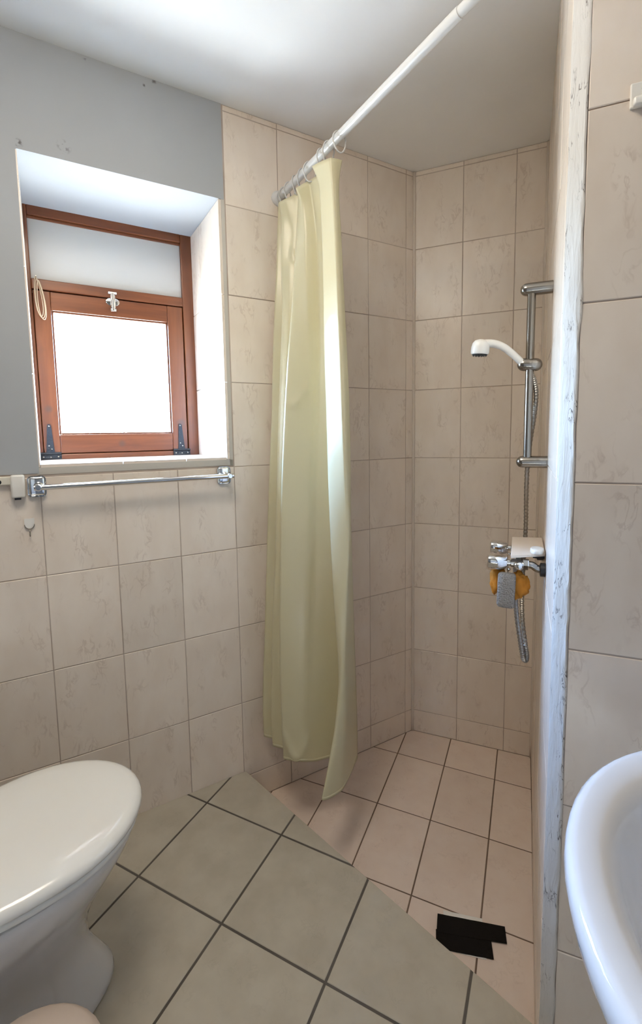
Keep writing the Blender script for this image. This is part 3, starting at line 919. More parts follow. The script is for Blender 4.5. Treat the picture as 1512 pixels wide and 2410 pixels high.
# cloth columns, ridge by ridge from the wall outwards: (s, n, z) at the heights CUR_V (0 = top, 1 = hem)
CUR_V = [0, 0.025, 0.06, 0.12, 0.2, 0.3, 0.4, 0.5, 0.6, 0.7, 0.8, 0.88, 0.95, 1]
CUR = [
    [ (0.6397, 0.012, 2.2459), (0.6408, 0.012, 2.2002), (0.6423, 0.012, 2.1358), (0.6449, 0.012, 2.0245), (0.6484, 0.012, 1.8742), (0.653, 0.012, 1.683), (0.6607, 0.012, 1.4882), (0.6703, 0.012, 1.29), (0.6802, 0.012, 1.0885), (0.6902, 0.012, 0.8837), (0.6997, 0.012, 0.6753), (0.7071, 0.012, 0.5058), (0.7137, 0.012, 0.3555), (0.7184, 0.012, 0.2471) ],
    [ (0.6645, 0.035, 2.2367), (0.6678, 0.035, 2.191), (0.6723, 0.035, 2.1267), (0.6783, 0.035, 2.0162), (0.6902, 0.035, 1.8667), (0.7027, 0.035, 1.6779), (0.7126, 0.035, 1.4863), (0.7267, 0.035, 1.2918), (0.7396, 0.035, 1.0944), (0.7512, 0.035, 0.8939), (0.7632, 0.035, 0.6902), (0.7743, 0.035, 0.5252), (0.7808, 0.035, 0.3782), (0.7789, 0.035, 0.2697) ],
    [ (0.6246, 0.07, 2.2496), (0.6249, 0.07, 2.2041), (0.6254, 0.07, 2.1399), (0.6274, 0.07, 2.0286), (0.636, 0.07, 1.8774), (0.6556, 0.07, 1.6851), (0.6719, 0.07, 1.4909), (0.6849, 0.07, 1.2939), (0.6968, 0.07, 1.0939), (0.7086, 0.07, 0.8906), (0.72, 0.07, 0.684), (0.729, 0.07, 0.516), (0.7326, 0.07, 0.3658), (0.7348, 0.07, 0.2569) ],
    [ (0.6948, 0.1, 2.2058), (0.688, 0.1, 2.1632), (0.6896, 0.1, 2.1008), (0.6925, 0.1, 1.9927), (0.6922, 0.1, 1.8471), (0.7041, 0.1, 1.6608), (0.7164, 0.1001, 1.4717), (0.7281, 0.1007, 1.2797), (0.7375, 0.1016, 1.0846), (0.7504, 0.1028, 0.8869), (0.765, 0.1039, 0.6868), (0.7717, 0.1046, 0.5232), (0.7786, 0.1049, 0.3783), (0.7738, 0.105, 0.27) ],
    [ (0.683, 0.125, 2.209), (0.6722, 0.125, 2.1673), (0.6602, 0.125, 2.1074), (0.6683, 0.125, 1.998), (0.6797, 0.125, 1.8505), (0.6937, 0.125, 1.664), (0.7082, 0.1251, 1.4749), (0.723, 0.1257, 1.2832), (0.7337, 0.1266, 1.0886), (0.7443, 0.1278, 0.8909), (0.7484, 0.1289, 0.6884), (0.7502, 0.1296, 0.523), (0.7517, 0.1299, 0.3757), (0.7528, 0.13, 0.2689) ],
    [ (0.6407, 0.15, 2.2298), (0.6396, 0.15, 2.1853), (0.6379, 0.15, 2.1225), (0.6365, 0.15, 2.0134), (0.6468, 0.15, 1.8639), (0.6598, 0.15, 1.6745), (0.6705, 0.1502, 1.4823), (0.6802, 0.1514, 1.287), (0.6904, 0.1533, 1.0886), (0.7008, 0.1556, 0.8873), (0.7053, 0.1577, 0.6814), (0.7076, 0.1591, 0.5132), (0.7094, 0.1598, 0.3634), (0.7105, 0.16, 0.2546) ],
    [ (0.6566, 0.17, 2.2134), (0.6606, 0.17, 2.168), (0.6662, 0.17, 2.1042), (0.676, 0.17, 1.9942), (0.6908, 0.17, 1.8459), (0.7115, 0.17, 1.6586), (0.7291, 0.1703, 1.4694), (0.744, 0.1727, 1.2779), (0.7558, 0.1766, 1.0841), (0.7661, 0.1812, 0.8878), (0.7739, 0.1855, 0.6883), (0.7762, 0.1882, 0.5249), (0.7738, 0.1897, 0.3778), (0.7718, 0.19, 0.2705) ],
    [ (0.69, 0.215, 2.2031), (0.67, 0.215, 2.164), (0.6636, 0.215, 2.1036), (0.6605, 0.215, 1.9969), (0.6589, 0.215, 1.8516), (0.6543, 0.215, 1.6661), (0.6584, 0.2155, 1.4757), (0.6698, 0.2191, 1.2818), (0.6822, 0.2249, 1.086), (0.6947, 0.2317, 0.8885), (0.7068, 0.2382, 0.689), (0.7151, 0.2423, 0.5269), (0.7216, 0.2445, 0.3827), (0.7258, 0.245, 0.2778) ],
    [ (0.6507, 0.232, 2.2269), (0.6419, 0.232, 2.1849), (0.6323, 0.232, 2.1246), (0.6223, 0.232, 2.018), (0.6206, 0.232, 1.871), (0.6201, 0.232, 1.6829), (0.6284, 0.2324, 1.4902), (0.6374, 0.2351, 1.2941), (0.6457, 0.2396, 1.0951), (0.6558, 0.2448, 0.8938), (0.6678, 0.2498, 0.6902), (0.6766, 0.2529, 0.5249), (0.6795, 0.2546, 0.3764), (0.6801, 0.255, 0.268) ],
    [ (0.6378, 0.29, 2.2289), (0.629, 0.29, 2.1879), (0.6165, 0.29, 2.1297), (0.6108, 0.29, 2.0247), (0.6069, 0.29, 1.8813), (0.6029, 0.29, 1.6975), (0.5988, 0.29, 1.5088), (0.5945, 0.29, 1.315), (0.5871, 0.29, 1.1155), (0.5786, 0.29, 0.9098), (0.5753, 0.29, 0.699), (0.5743, 0.29, 0.5267), (0.5887, 0.29, 0.3783), (0.599, 0.29, 0.2714) ],
    [ (0.693, 0.325, 2.2155), (0.672, 0.325, 2.1758), (0.6658, 0.325, 2.1136), (0.6612, 0.325, 2.0039), (0.6593, 0.325, 1.8538), (0.6589, 0.325, 1.6615), (0.6556, 0.3266, 1.464), (0.6593, 0.3378, 1.2624), (0.6638, 0.3563, 1.0602), (0.668, 0.378, 0.8585), (0.6678, 0.3986, 0.6554), (0.6917, 0.4115, 0.4988), (0.7257, 0.4184, 0.3657), (0.7513, 0.42, 0.27) ],
    [ (0.6818, 0.41, 2.2008), (0.6784, 0.41, 2.1592), (0.6736, 0.41, 2.1003), (0.6685, 0.41, 1.997), (0.6631, 0.41, 1.856), (0.6554, 0.41, 1.675), (0.6498, 0.4102, 1.4881), (0.6429, 0.4114, 1.2956), (0.6345, 0.4133, 1.0972), (0.6467, 0.4156, 0.8968), (0.657, 0.4177, 0.6927), (0.6575, 0.4191, 0.524), (0.6671, 0.4198, 0.3767), (0.6737, 0.42, 0.2701) ],
    [ (0.6379, 0.405, 2.208), (0.6474, 0.405, 2.1647), (0.6507, 0.405, 2.1065), (0.645, 0.405, 2.008), (0.6388, 0.405, 1.8735), (0.63, 0.405, 1.7011), (0.6211, 0.4036, 1.5234), (0.6114, 0.3938, 1.3394), (0.6007, 0.3776, 1.1463), (0.5838, 0.3587, 0.9414), (0.5659, 0.3407, 0.7248), (0.5526, 0.3294, 0.5444), (0.5448, 0.3234, 0.384), (0.5441, 0.322, 0.2703) ],
]

NU, NV = 10, 120
def seg_dist(p, a, b_):
    ab = b_ - a
    t = max(0.0, min(1.0, (p - a).dot(ab) / ab.length_squared))
    return (p - (a + ab * t)).length
CREASES = [((6.0, 0.947), (6.65, 0.993), 0.010, 11), ((6.65, 0.993), (7.55, 0.955), 0.008, 11), ((7.0, 0.343), (6.45, 0.375), 0.006, 9), ((6.45, 0.375), (6.05, 0.378), 0.004, 8),
           ((10.0, 0.262), (10.6, 0.24), 0.006, 9), ((4.0, 0.10), (4.7, 0.13), 0.004, 8)]
CAM_DIR = (UL * 0.49 + NL * 0.87).normalized()
nu = (len(CUR) - 1) * NU
bm = NB()
grid = []
for j in range(NV + 1):
    v = j / NV
    i0 = max(k for k in range(len(CUR_V) - 1) if CUR_V[k] <= v)
    tv = i0 + (v - CUR_V[i0]) / (CUR_V[i0 + 1] - CUR_V[i0])
    cp = [catmull([Vector(q) for q in c], tv) for c in CUR]
    row = []
    for i in range(nu + 1):
        t = i / NU
        k0 = min(int(t), len(cp) - 2)
        lin = cp[k0].lerp(cp[k0 + 1], t - k0)
        p = lin.lerp(catmull(cp, t), 0.28 + 0.34 * v)
        e = 0.0022 * mnoise.noise(Vector((t * 1.1, v * 4.0, 2.0))) + 0.0008 * mnoise.noise(Vector((t * 3.0, v * 14, 5.0)))
        q = Vector((t * 45.0, v * 1330.0))
        for (a, b_, amp, wd) in CREASES:
            d = seg_dist(q, Vector((a[0] * 45, a[1] * 1330)), Vector((b_[0] * 45, b_[1] * 1330))) / wd
            if d < 1: e += amp * (1 - d)
        w3 = L(p.x, max(p.y, 0.010), p.z) + CAM_DIR * e
        row.append(bm.verts.new(w3))
    grid.append(row)
for A, B in zip(grid, grid[1:]):
    for i in range(nu):
        bm.faces.new((A[i], A[i + 1], B[i + 1], B[i]))
cur = obj('shower_curtain', bm, M['curtain'], smooth=True, origin=L(ROD_S, 0.22, 0.27))
tag(cur, 'pale yellow vinyl shower curtain drawn back against the tiled wall', 'curtain')
sm = cur.modifiers.new('thickness', 'SOLIDIFY'); sm.thickness = 0.0012; sm.offset = 0
def band(name, j0, j1, off):
    bm = NB()
    g = []
    for j in range(j0, j1 + 1):
        g.append([bm.verts.new(cur.location + cur.data.vertices[j * (nu + 1) + i].co + CAM_DIR * off) for i in range(nu + 1)])
    for A, B in zip(g, g[1:]):
        for i in range(nu):
            bm.faces.new((A[i], A[i + 1], B[i + 1], B[i]))
    o = obj(name, bm, M['curtain'], cur, smooth=True)
    s_ = o.modifiers.new('thickness', 'SOLIDIFY'); s_.thickness = 0.001; s_.offset = 0
    return o
band('lower_hem', NV - 1, NV, 0.0016)

ring_n = [0.030, 0.058, 0.096, 0.140, 0.186, 0.236, 0.308, 0.352, 0.408]
bm = NB()
R1 = 0.0235
pts = []
for k in range(28):
    a = 2 * PI * k / 28
    pts.append(Vector((R1 * math.sin(a) * (0.80 if math.cos(a) < 0 else 0.92), 0, 1.35 * R1 * math.cos(a) - 0.016)))
add_tube(bm, pts, 0.0023, 8, closed=True)
ring_me = bpy.data.meshes.new('curtain_ring'); bm.to_mesh(ring_me); bm.free()
for p in ring_me.polygons: p.use_smooth = True
ring_me.materials.append(M['ring'])
words = ['farthest white curtain ring, against the rail flange on the wall', 'second white curtain ring from the wall', 'third white curtain ring from the wall',
         'fourth white curtain ring from the wall', 'fifth white curtain ring from the wall', 'sixth white curtain ring from the wall, in a gap of its own',
         'third white curtain ring back from the free end of the curtain', 'second white curtain ring back from the free end of the curtain', 'nearest white curtain ring at the free corner of the curtain']
for k, n_ in enumerate(ring_n):
    o = bpy.data.objects.new('curtain_ring', ring_me); COL.objects.link(o)
    yaw = math.atan2(UL.y, UL.x) + random.uniform(-0.45, 0.45)
    o.matrix_world = Matrix.Translation(L(ROD_S, n_, ROD_Z)) @ Matrix.Rotation(yaw, 4, 'Z') @ Matrix.Rotation(random.uniform(-0.15, 0.15), 4, 'X')
    tag(o, words[k], 'curtain ring', 'white curtain rings on the rail')

# ------------------------------------------------------------------ shower rail, hand shower, hose
def RWX(y):   # x of the right wall surface at y
    return 0.519 + 0.029 / 1.2 * y
RY, RX = -0.74, 0.4515
sr = thing('shower_rail', Vector((RWX(RY), RY, 1.33)), 'brushed metal shower rail with slider on the right wall', 'shower rail')
bm = NB(); add_tube(bm, [(RX, RY, 1.335), (RX, RY, 1.783)], 0.0104, 18); obj('pole', bm, M['steel'], sr, smooth=True, angle=50)
def capsule(bm, a, b_, r, seg=20, k=5):
    a, b_ = Vector(a), Vector(b_)
    d = (b_ - a).normalized()
    P, R_ = [], []
    for i in range(k + 1):
        t = PI / 2 * i / k
        P.append(a - d * r * math.cos(t)); R_.append(max(r * math.sin(t), 1e-4))
    for i in range(k + 1):
        t = PI / 2 * i / k
        P.append(b_ + d * r * math.sin(t)); R_.append(max(r * math.cos(t), 1e-4))
    add_tube(bm, P, R_, seg)
for z in (1.783, 1.335):
    bm = NB()
    x0 = 0.440
    P, R_ = [], []
    for i in range(6):
        t = PI / 2 * i / 5
        P.append(Vector((x0 - 0.0160 * math.cos(t), RY, z))); R_.append(max(0.0160 * math.sin(t), 2e-4))
    P += [Vector((RWX(RY) - 0.0002, RY, z))]; R_ += [0.0160]
    add_tube(bm, P, R_, 20)
    obj('bracket', bm, M['steel'], sr, smooth=True, angle=50)
bm = NB(); capsule(bm, (0.4375, RY, 1.592), (0.4655, RY, 1.590), 0.0168); obj('slider', bm, M['steel'], sr, smooth=True)

hs = thing('hand_shower', Vector((0.43, RY, 1.60)), 'white plastic hand shower held in the rail slider', 'hand shower')
HP = [(0.440, -0.744, 1.588), (0.425, -0.748, 1.604), (0.405, -0.752, 1.624), (0.383, -0.757, 1.641), (0.360, -0.760, 1.650), (0.338, -0.762, 1.651), (0.322, -0.762, 1.648)]
sp_ = spline(HP, 6)
bm = NB(); add_tube(bm, sp_, [0.0085 + 0.003 * (i / len(sp_)) for i in range(len(sp_))], 14); obj('handle', bm, M['plastic'], hs, smooth=True, angle=60)
hd = Vector((0.08, -0.02, 1.0)).normalized()
Fh = basis((0.3275, -0.762, 1.624), Vector((1, 0, -0.08)), hd.cross(Vector((1, 0, -0.08))), hd)
bm = NB(); add_lathe(bm, Fh, [(0.0215, 0.0), (0.0235, 0.004), (0.0235, 0.018), (0.021, 0.029), (0.015, 0.036), (0.006, 0.039)], 28)
head = obj('head', bm, M['plastic'], hs, smooth=True, angle=50)
bm = NB()
add_lathe(bm, Fh, [(0.0195, -0.0015), (0.0195, 0.001)], 24)
for k in range(26):
    rr = 0.017 if k < 14 else (0.0105 if k < 22 else 0.004)
    a = 2 * PI * (k / 14 if k < 14 else ((k - 14) / 8 if k < 22 else (k - 22) / 4))
    add_lathe(bm, Fh @ Matrix.Translation((rr * math.cos(a), rr * math.sin(a), -0.005)), [(0.001, 0), (0.0016, 0.004)], 6)
obj('nozzles', bm, M['rubber'], head)

HOSE = [(0.444, -0.744, 1.584), (0.455, -0.742, 1.570), (0.4645, -0.735, 1.545), (0.4695, -0.728, 1.510), (0.466, -0.720, 1.455), (0.4595, -0.715, 1.40),
        (0.4540, -0.706, 1.33), (0.4535, -0.672, 1.265), (0.4555, -0.612, 1.195), (0.4570, -0.576, 1.13), (0.4555, -0.570, 1.06), (0.4525, -0.592, 0.99),
        (0.4500, -0.640, 0.93), (0.4520, -0.690, 0.875), (0.4590, -0.737, 0.83), (0.4640, -0.741, 0.800), (0.4640, -0.744, 0.784), (0.4590, -0.747, 0.782),
        (0.4535, -0.750, 0.795), (0.4470, -0.754, 0.835), (0.4385, -0.758, 0.89), (0.4330, -0.760, 0.94), (0.4300, -0.760, 0.99), (0.4290, -0.758, 1.030), (0.4290, -0.756, 1.046)]
hp = spline(HOSE, 22)
bm = NB(); add_tube(bm, hp, [0.0066 if i % 4 < 2 else 0.0056 for i in range(len(hp))], 9)
tag(obj('shower_hose', bm, M['hose'], smooth=False, origin=(0.46, -0.74, 0.785)), 'ribbed metal shower hose looping down from the mixer', 'hose')

# ------------------------------------------------------------------ mixer
MZ = 1.072
mxr = thing('shower_mixer', Vector((RWX(-0.735), -0.735, MZ)), 'chrome two-handle shower mixer on the right wall', 'shower mixer')
bm = NB()
capsule(bm, (0.436, -0.830, MZ), (0.436, -0.640, MZ), 0.0125)
add_tube(bm, [(0.430, -0.757, MZ - 0.004), (0.429, -0.757, MZ - 0.024)], [0.0115, 0.009], 14)
obj('body', bm, M['chrome'], mxr, smooth=True, angle=50)
for y, dz in ((-0.818, 0.006), (-0.652, 0.012)):
    # valve neck and faceted knob pointing into the shower
    F = basis((0.430, y, MZ + 0.003), (0, 1, 0), (0, 0, 1), (-1, 0, 0))
    bm = NB(); add_lathe(bm, F, [(0.0105, -0.01), (0.0105, 0.012), (0.0085, 0.014), (0.0085, 0.028)], 16); nk = obj('valve_neck', bm, M['chrome'], mxr, smooth=True, angle=40)
    bm = NB()
    rings = []
    for zz, rr, fl_ in ((0.022, 0.0135, 0.0), (0.026, 0.0165, 0.0), (0.040, 0.0225, 0.5), (0.062, 0.0245, 1.0), (0.067, 0.0235, 1.0), (0.070, 0.017, 0.6)):
        ring = []
        for k in range(24):
            a = 2 * PI * k / 24
            f3 = 1 - 0.16 * fl_ * (0.5 + 0.5 * math.cos(3 * a + PI / 2))
            ring.append(F @ Vector((rr * f3 * math.cos(a), rr * f3 * math.sin(a), zz)))
        rings.append(ring)
    add_loft(bm, rings)
    kb = obj('knob', bm, M['chrome'], mxr, smooth=True, angle=28)
    bm = NB(); add_lathe(bm, basis((0.412, y, MZ - 0.012), (1, 0, 0), (0, 1, 0), (0, 0, -1)), [(0.0045, 0), (0.0045, 0.004), (0.002, 0.007)], 10)
    obj('stop_screw', bm, M['chrome'], nk, smooth=True)
    # union nut, S-elbow and black rose at the wall
    bm = NB(); add_lathe(bm, basis((0.445, y, MZ + 0.002), (0, 1, 0), (0, 0, 1), (1, 0, 0)), [(0.0135, 0.0), (0.0148, 0.002), (0.0148, 0.013), (0.0135, 0.015)], 6)
    obj('union_nut', bm, M['chrome'], mxr, smooth=False)
    bm = NB(); add_tube(bm, spline([(0.456, y, MZ + 0.002), (0.468, y, MZ + 0.001), (0.478, y + 0.001, MZ - 0.006), (0.488, y + 0.001, MZ - 0.009), (0.494, y + 0.001, MZ - 0.009)], 4), 0.0095, 14)
    obj('elbow', bm, M['steel'], mxr, smooth=True)
    bm = NB(); add_lathe(bm, basis((0.4855, y + 0.001, MZ - 0.009), (0, 1, 0), (0, 0, 1), (1, 0, 0)), [(0.014, 0), (0.0175, 0.002), (0.0175, RWX(y) - 0.0002 - 0.4855)], 18)
    rs = obj('wall_rose', bm, M['black'], mxr, smooth=True, angle=50)
    rs['label'] = 'black plastic rose'

# loose tile used as a shelf on the mixer
bm = NB()
tc_ = [(0.4165, -0.847), (0.4985, -0.800), (0.5010, -0.602), (0.4195, -0.619)]
FZ = MZ + 0.0125 + 0.010
a_ = [bm.verts.new((x, y, FZ)) for x, y in tc_]; b2_ = [bm.verts.new((x, y, FZ + 0.0075)) for x, y in tc_]
bm.faces.new(a_[::-1]); bm.faces.new(b2_)
for k in range(4): bm.faces.new((a_[k], a_[(k + 1) % 4], b2_[(k + 1) % 4], b2_[k]))
bmesh.ops.bevel(bm, geom=list(bm.edges), offset=0.0009, segments=1, affect='EDGES')
st = obj('shelf_tile', bm, M['tile'], origin=(0.46, -0.72, FZ))
tag(st, 'loose pale tile laid on the mixer as a shelf', 'tile')
bm = NB(); add_box(bm, Matrix(), 0.470, 0.4975, -0.79, -0.64, MZ + 0.0128, FZ - 0.0002, 0.001)
obj('support_strip', bm, M['black'], st)
bm = NB(); add_box(bm, Matrix(), 0.425, 0.442, -0.80, -0.64, MZ + 0.0128, FZ - 0.0002, 0.001)
obj('support_strip', bm, M['ivory'], st)
bm = NB()
add_lathe(bm, basis((0.4795, -0.795, FZ + 0.0078), (1, 0, 0), (0, 1, 0), (0, 0, 1)) @ Matrix.Diagonal((0.0158, 0.024, 1, 1)), [(1.0, 0.0), (1.05, 0.003), (1.02, 0.009), (0.92, 0.0115), (0.5, 0.012)], 28)
tag(obj('soap_bar', bm, M['plastic'], smooth=True, origin=(0.4795, -0.795, FZ + 0.0078), angle=50), 'small oval white soap on the loose shelf tile', 'soap')

# pumice stone and orange scrubber hung from the near handle
bm = NB()
add_box(bm, basis((0.4075, -0.829, 1.004), (1, 0, -0.03), (0, 1, 0), (0.03, 0, 1)), -0.0215, 0.0215, -0.011, 0.011, -0.047, 0.047, 0.0085, 3)
bmesh.ops.subdivide_edges(bm, edges=list(bm.edges), cuts=3, use_grid_fill=True)
for v in bm.verts:
    k = mnoise.noise(v.co * 260) * 0.0011 + mnoise.noise(v.co * 90) * 0.0012
    v.co += (v.co - Vector((0.4075, -0.829, 1.004))).normalized() * k
pu = obj('pumice_stone', bm, M['pumice'], origin=(0.4075, -0.829, 1.05), smooth=True)
tag(pu, 'grey pumice block hanging from the mixer handle', 'pumice stone')
bm = NB(); add_tube(bm, [(0.407, -0.829, 1.047), (0.406, -0.826, 1.060), (0.4075, -0.8215, 1.0665)], 0.0012, 6); obj('cord', bm, M['twine'], pu)

def crumple(cx, cy, cz, rx, ry, rz, seed):
    r = bmesh.ops.create_icosphere(bm, subdivisions=4, radius=1.0)
    for v in r['verts']:
        p = v.co.copy()
        k = 1 + 0.30 * mnoise.noise(p * 1.7 + Vector((seed, 0, 0))) + 0.20 * abs(mnoise.noise(p * 4.5 + Vector((0, seed, 0)))) - 0.18 * abs(mnoise.noise(p * 7.5 + Vector((0, 0, seed))))
        v.co = Vector((cx + p.x * rx * k, cy + p.y * ry * k, cz + p.z * rz * k))
bm = NB()
crumple(0.386, -0.806, 1.022, 0.022, 0.012, 0.036, 3.1)
crumple(0.440, -0.806, 1.014, 0.023, 0.012, 0.036, 8.7)
crumple(0.412, -0.804, 1.020, 0.028, 0.008, 0.022, 5.2)
sg = obj('bath_scrubber', bm, M['sponge'], smooth=True, origin=(0.412, -0.806, 1.03))
tag(sg, 'crumpled orange net scrubber behind the pumice block', 'scrubber')
bm = NB(); add_tube(bm, [(0.412, -0.806, 1.035), (0.411, -0.810, 1.055), (0.411, -0.816, 1.0665)], 0.0012, 6); obj('cord', bm, M['twine'], sg)

# ------------------------------------------------------------------ drain and tape
dr = thing('floor_drain', Vector((0.318, -0.862, 0.0)), 'white plastic floor drain under the black tape', 'drain')
Fd = basis((0.318, -0.862, 0.0), (math.cos(0.16), math.sin(0.16), 0), (-math.sin(0.16), math.cos(0.16), 0), ZU)
bm = NB(); add_box(bm, Fd, -0.055, 0.055, -0.055, 0.055, 0.0002, 0.0022, 0.0007); obj('plate', bm, M['plastic'], dr)
bm = NB(); add_lathe(bm, Fd, [(0.036, 0.0022), (0.036, 0.0027), (0.03, 0.0029)], 24); obj('grate', bm, M['steel'], dr)
def tape(pts, z, label):
    bm = NB()
    # follow the long edges with slightly frayed ends
    (ax, ay), (bx, by), (cx, cy), (dx, dy) = pts
    n_ = 14
    top, bot = [], []
    for i in range(n_ + 1):
        t = i / n_
        top.append((ax + (bx - ax) * t, ay + (by - ay) * t + 0.0006 * mnoise.noise(Vector((t * 9, z * 900, 0)))))
        bot.append((dx + (cx - dx) * t, dy + (cy - dy) * t + 0.0006 * mnoise.noise(Vector((t * 9, z * 900, 4)))))
    loop = top + bot[::-1]
    add_prism(bm, loop, z, z + 0.0008)
    o = obj('tape_strip', bm, M['tape'], origin=(sum(p[0] for p in pts) / 4, sum(p[1] for p in pts) / 4, z))
    tag(o, label, 'tape', 'black tape over the drain')
tape([(0.243, -0.880), (0.390, -0.851), (0.399, -0.901), (0.251, -0.931)], 0.0032, 'shorter black tape strip over the drain, nearer the viewer')
tape([(0.241, -0.835), (0.425, -0.801), (0.431, -0.847), (0.246, -0.889)], 0.0042, 'longer black tape strip over the drain, farther from the viewer')

# ------------------------------------------------------------------ toilet
TIP_S, TIP_N = 1.294, 0.445
TB = (UL * 0.974 + NL * 0.226).normalized()          # from tip towards the cistern
TS = Vector((-TB.y, TB.x, 0))                        # sideways
T0 = L(TIP_S, TIP_N, 0)
def egg(a0, a1, hw, z, n=48, p=2.0, mid=0.46, tail=2.6, off=0.0):
    """outline between a0 (front) and a1 (back) along the axis, half width hw"""
    c = a0 + (a1 - a0) * mid
    out_ = []
    for k in range(n):
        t = 2 * PI * k / n
        ct, st_ = math.cos(t), math.sin(t)
        e = p if ct > 0 else tail
        x = abs(ct) ** (2 / e) * (1 if ct > 0 else -1)
        y = abs(st_) ** (2 / e) * (1 if st_ > 0 else -1)
        a = c - x * (c - a0) if ct > 0 else c - x * (a1 - c)
        out_.append(T0 + TB * a + TS * (y * hw + off) + Vector((0, 0, z)))
    return out_
toi = thing('toilet', T0 + TB * 0.3 + Vector((0, 0, Z_MAIN)), 'white ceramic toilet with its lid closed', 'toilet')
bm = NB()
SEC = [(0.074, 0.50, 0.116, 0.1305), (0.071, 0.50, 0.119, 0.136), (0.074, 0.50, 0.116, 0.150), (0.086, 0.50, 0.108, 0.172), (0.100, 0.50, 0.098, 0.200), (0.118, 0.50, 0.091, 0.235), (0.126, 0.50, 0.091, 0.275),
       (0.122, 0.50, 0.098, 0.320), (0.106, 0.50, 0.112, 0.370), (0.080, 0.50, 0.132, 0.420), (0.050, 0.50, 0.152, 0.470), (0.028, 0.50, 0.168, 0.510), (0.016, 0.50, 0.175, 0.535),
       (0.013, 0.50, 0.177, 0.548), (0.016, 0.50, 0.175, 0.5545), (0.03, 0.49, 0.165, 0.556)]
add_loft(bm, [egg(a, b_, h_, z, off=-0.03 * max(0, min(1, (0.50 - z) / 0.25))) for a, b_, h_, z in SEC])
obj('bowl', bm, M['ceramic'], toi, smooth=True, angle=60)
bm = NB()
add_loft(bm, [egg(0.014, 0.455, 0.176, 0.5575), egg(0.006, 0.457, 0.181, 0.5615), egg(0.006, 0.457, 0.181, 0.570), egg(0.012, 0.455, 0.177, 0.574)])
obj('seat', bm, M['lid'], toi, smooth=True, angle=60)
bm = NB()
LS = [(0.010, 0.470, 0.179, 0.5762), (0.000, 0.472, 0.187, 0.5795), (-0.002, 0.473, 0.189, 0.586), (0.001, 0.472, 0.187, 0.5935), (0.009, 0.468, 0.180, 0.600), (0.022, 0.462, 0.169, 0.6045), (0.05, 0.45, 0.146, 0.6075), (0.12, 0.40, 0.085, 0.609)]
add_loft(bm, [egg(a, b_, h_, z) for a, b_, h_, z in LS])
obj('lid', bm, M['lid'], toi, smooth=True, angle=70)
FT = basis(T0, TB, TS, ZU)
for y in (-0.07, 0.07):
    bm = NB(); add_tube(bm, [FT @ Vector((0.478, y - 0.02, 0.585)), FT @ Vector((0.478, y + 0.02, 0.585))], 0.012, 12); obj('hinge', bm, M['lid'], toi, smooth=True, angle=50)
bm = NB(); add_box(bm, FT, 0.485, 0.66, -0.19, 0.19, 0.545, 0.90, 0.025, 4); obj('cistern', bm, M['ceramic'], toi, smooth=True, angle=60)
bm = NB(); add_box(bm, FT, 0.48, 0.665, -0.195, 0.195, 0.903, 0.925, 0.008, 3); ct_ = obj('cistern_lid', bm, M['ceramic'], toi, smooth=True, angle=60)
bm = NB(); add_lathe(bm, FT @ Matrix.Translation((0.57, 0, 0.925)), [(0.022, 0), (0.022, 0.006), (0.018, 0.009)], 20); obj('flush_button', bm, M['chrome'], ct_, smooth=True, angle=50)
bm = NB(); add_lathe(bm, basis(FT @ Vector((0.235, -0.1385, 0.175)), TB, ZU, -TS), [(0.011, 0), (0.011, 0.006), (0.007, 0.011)], 16)
bc = obj('bolt_cap', bm, simple('brown_cap', (0.16, 0.10, 0.06), 0.6), toi, smooth=True)
bc['label'] = 'brown bolt cap'

# ------------------------------------------------------------------ washbasin
bs = thing('washbasin', Vector((0.74, -1.585, 0.72)), 'white oval ceramic washbasin at the lower right edge', 'washbasin')
def bring(sc, z, dx=0.0, back=0.975, n=64):
    out_ = []
    for k in range(n):
        t = 2 * PI * k / n
        x, y = math.cos(t), math.sin(t)
        if x < 0:
            px_, py_ = 0.74 + 0.262 * sc * x, -1.585 + 0.300 * sc * y
        else:
            px_, py_ = 0.74 + min((back - 0.74), (back - 0.74) * 1.25 * x ** 0.7 * (0.85 + 0.15 * sc)), -1.585 + 0.300 * sc * (abs(y) ** 0.35) * (1 if y > 0 else -1)
        out_.append(Vector((px_ + dx, py_, z)))
    return out_
def bowl_ring(a, b_, z, n=64, cx=0.725):
    return [Vector((cx + a * math.cos(2 * PI * k / n), -1.585 + b_ * math.sin(2 * PI * k / n), z)) for k in range(n)]
bm = NB()
RZ = 0.950
rings = [bring(0.35, RZ - 0.20, 0.02), bring(0.55, RZ - 0.185, 0.015), bring(0.78, RZ - 0.135, 0.01), bring(0.93, RZ - 0.070), bring(0.985, RZ - 0.038), bring(1.0, RZ - 0.018), bring(0.993, RZ - 0.006), bring(0.972, RZ),
         bring(0.945, RZ + 0.001), bowl_ring(0.214, 0.248, RZ - 0.001), bowl_ring(0.203, 0.237, RZ - 0.006), bowl_ring(0.192, 0.226, RZ - 0.020), bowl_ring(0.178, 0.21, RZ - 0.055),
         bowl_ring(0.145, 0.175, RZ - 0.105), bowl_ring(0.085, 0.11, RZ - 0.142), bowl_ring(0.028, 0.03, RZ - 0.150)]
add_loft(bm, rings)
obj('bowl', bm, M['ceramic'], bs, smooth=True, angle=65)
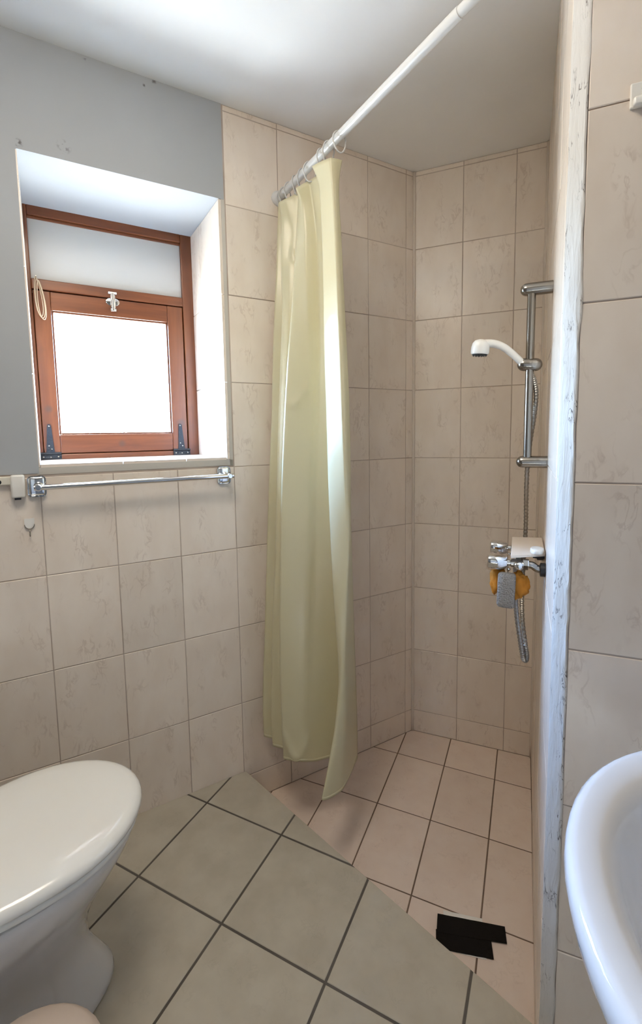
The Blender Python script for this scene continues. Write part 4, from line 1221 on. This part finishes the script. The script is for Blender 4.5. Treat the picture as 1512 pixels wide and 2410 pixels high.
bm = NB(); add_lathe(bm, basis((0.725, -1.585, RZ - 0.1495), (1, 0, 0), (0, 1, 0), ZU), [(0.024, 0), (0.024, 0.002), (0.016, 0.001)], 20); obj('waste', bm, M['chrome'], bs, smooth=True)
bm = NB(); add_tube(bm, [(0.74, -1.585, RZ - 0.20), (0.74, -1.585, RZ - 0.32), (0.76, -1.585, RZ - 0.36), (0.82, -1.585, RZ - 0.36), (0.84, -1.585, RZ - 0.30), (0.979, -1.585, RZ - 0.29)], 0.018, 14); obj('trap', bm, M['plastic'], bs, smooth=True)

# ------------------------------------------------------------------ waste bin at the bottom edge
bn = thing('waste_bin', Vector((-0.268, -1.715, Z_MAIN)), 'beige round lid of a small bin beside the toilet', 'bin')
Fbn = basis((-0.268, -1.715, Z_MAIN), (1, 0, 0), (0, 1, 0), ZU)
bm = NB(); add_lathe(bm, Fbn, [(0.095, 0.0), (0.10, 0.004), (0.118, 0.246), (0.118, 0.250)], 32); obj('body', bm, M['beige'], bn, smooth=True, angle=50)
bm = NB(); add_lathe(bm, Fbn, [(0.121, 0.2505), (0.123, 0.256), (0.121, 0.268), (0.108, 0.283), (0.075, 0.293), (0.02, 0.296)], 32); obj('lid', bm, M['beige'], bn, smooth=True, angle=60)

# ------------------------------------------------------------------ added fill lamp, out of view, brightens the dim shower
FILL_STRENGTH = 4.6
mt, nt, b = new_mat('fill_lamp_glow')
b.inputs['Base Color'].default_value = (0.9, 0.88, 0.82, 1)
b.inputs['Emission Color'].default_value = (1.0, 0.88, 0.72, 1)
b.inputs['Emission Strength'].default_value = FILL_STRENGTH
LP = Vector((-0.12, -1.68, Z_CEIL))
lp = thing('added_fill_lamp', LP, 'round opal fill lamp added on the ceiling, out of view', 'lamp')
FLP = basis(LP, (1, 0, 0), (0, -1, 0), (0, 0, -1))
bm = NB(); add_lathe(bm, FLP, [(0.275, 0.0), (0.275, 0.014), (0.262, 0.018)], 32); obj('base', bm, M['plastic'], lp, smooth=True, angle=50)
bm = NB(); add_lathe(bm, FLP, [(0.260, 0.0185), (0.256, 0.040), (0.230, 0.068), (0.170, 0.090), (0.080, 0.102), (0.008, 0.104)], 32); obj('shade', bm, mt, lp, smooth=True, angle=60)
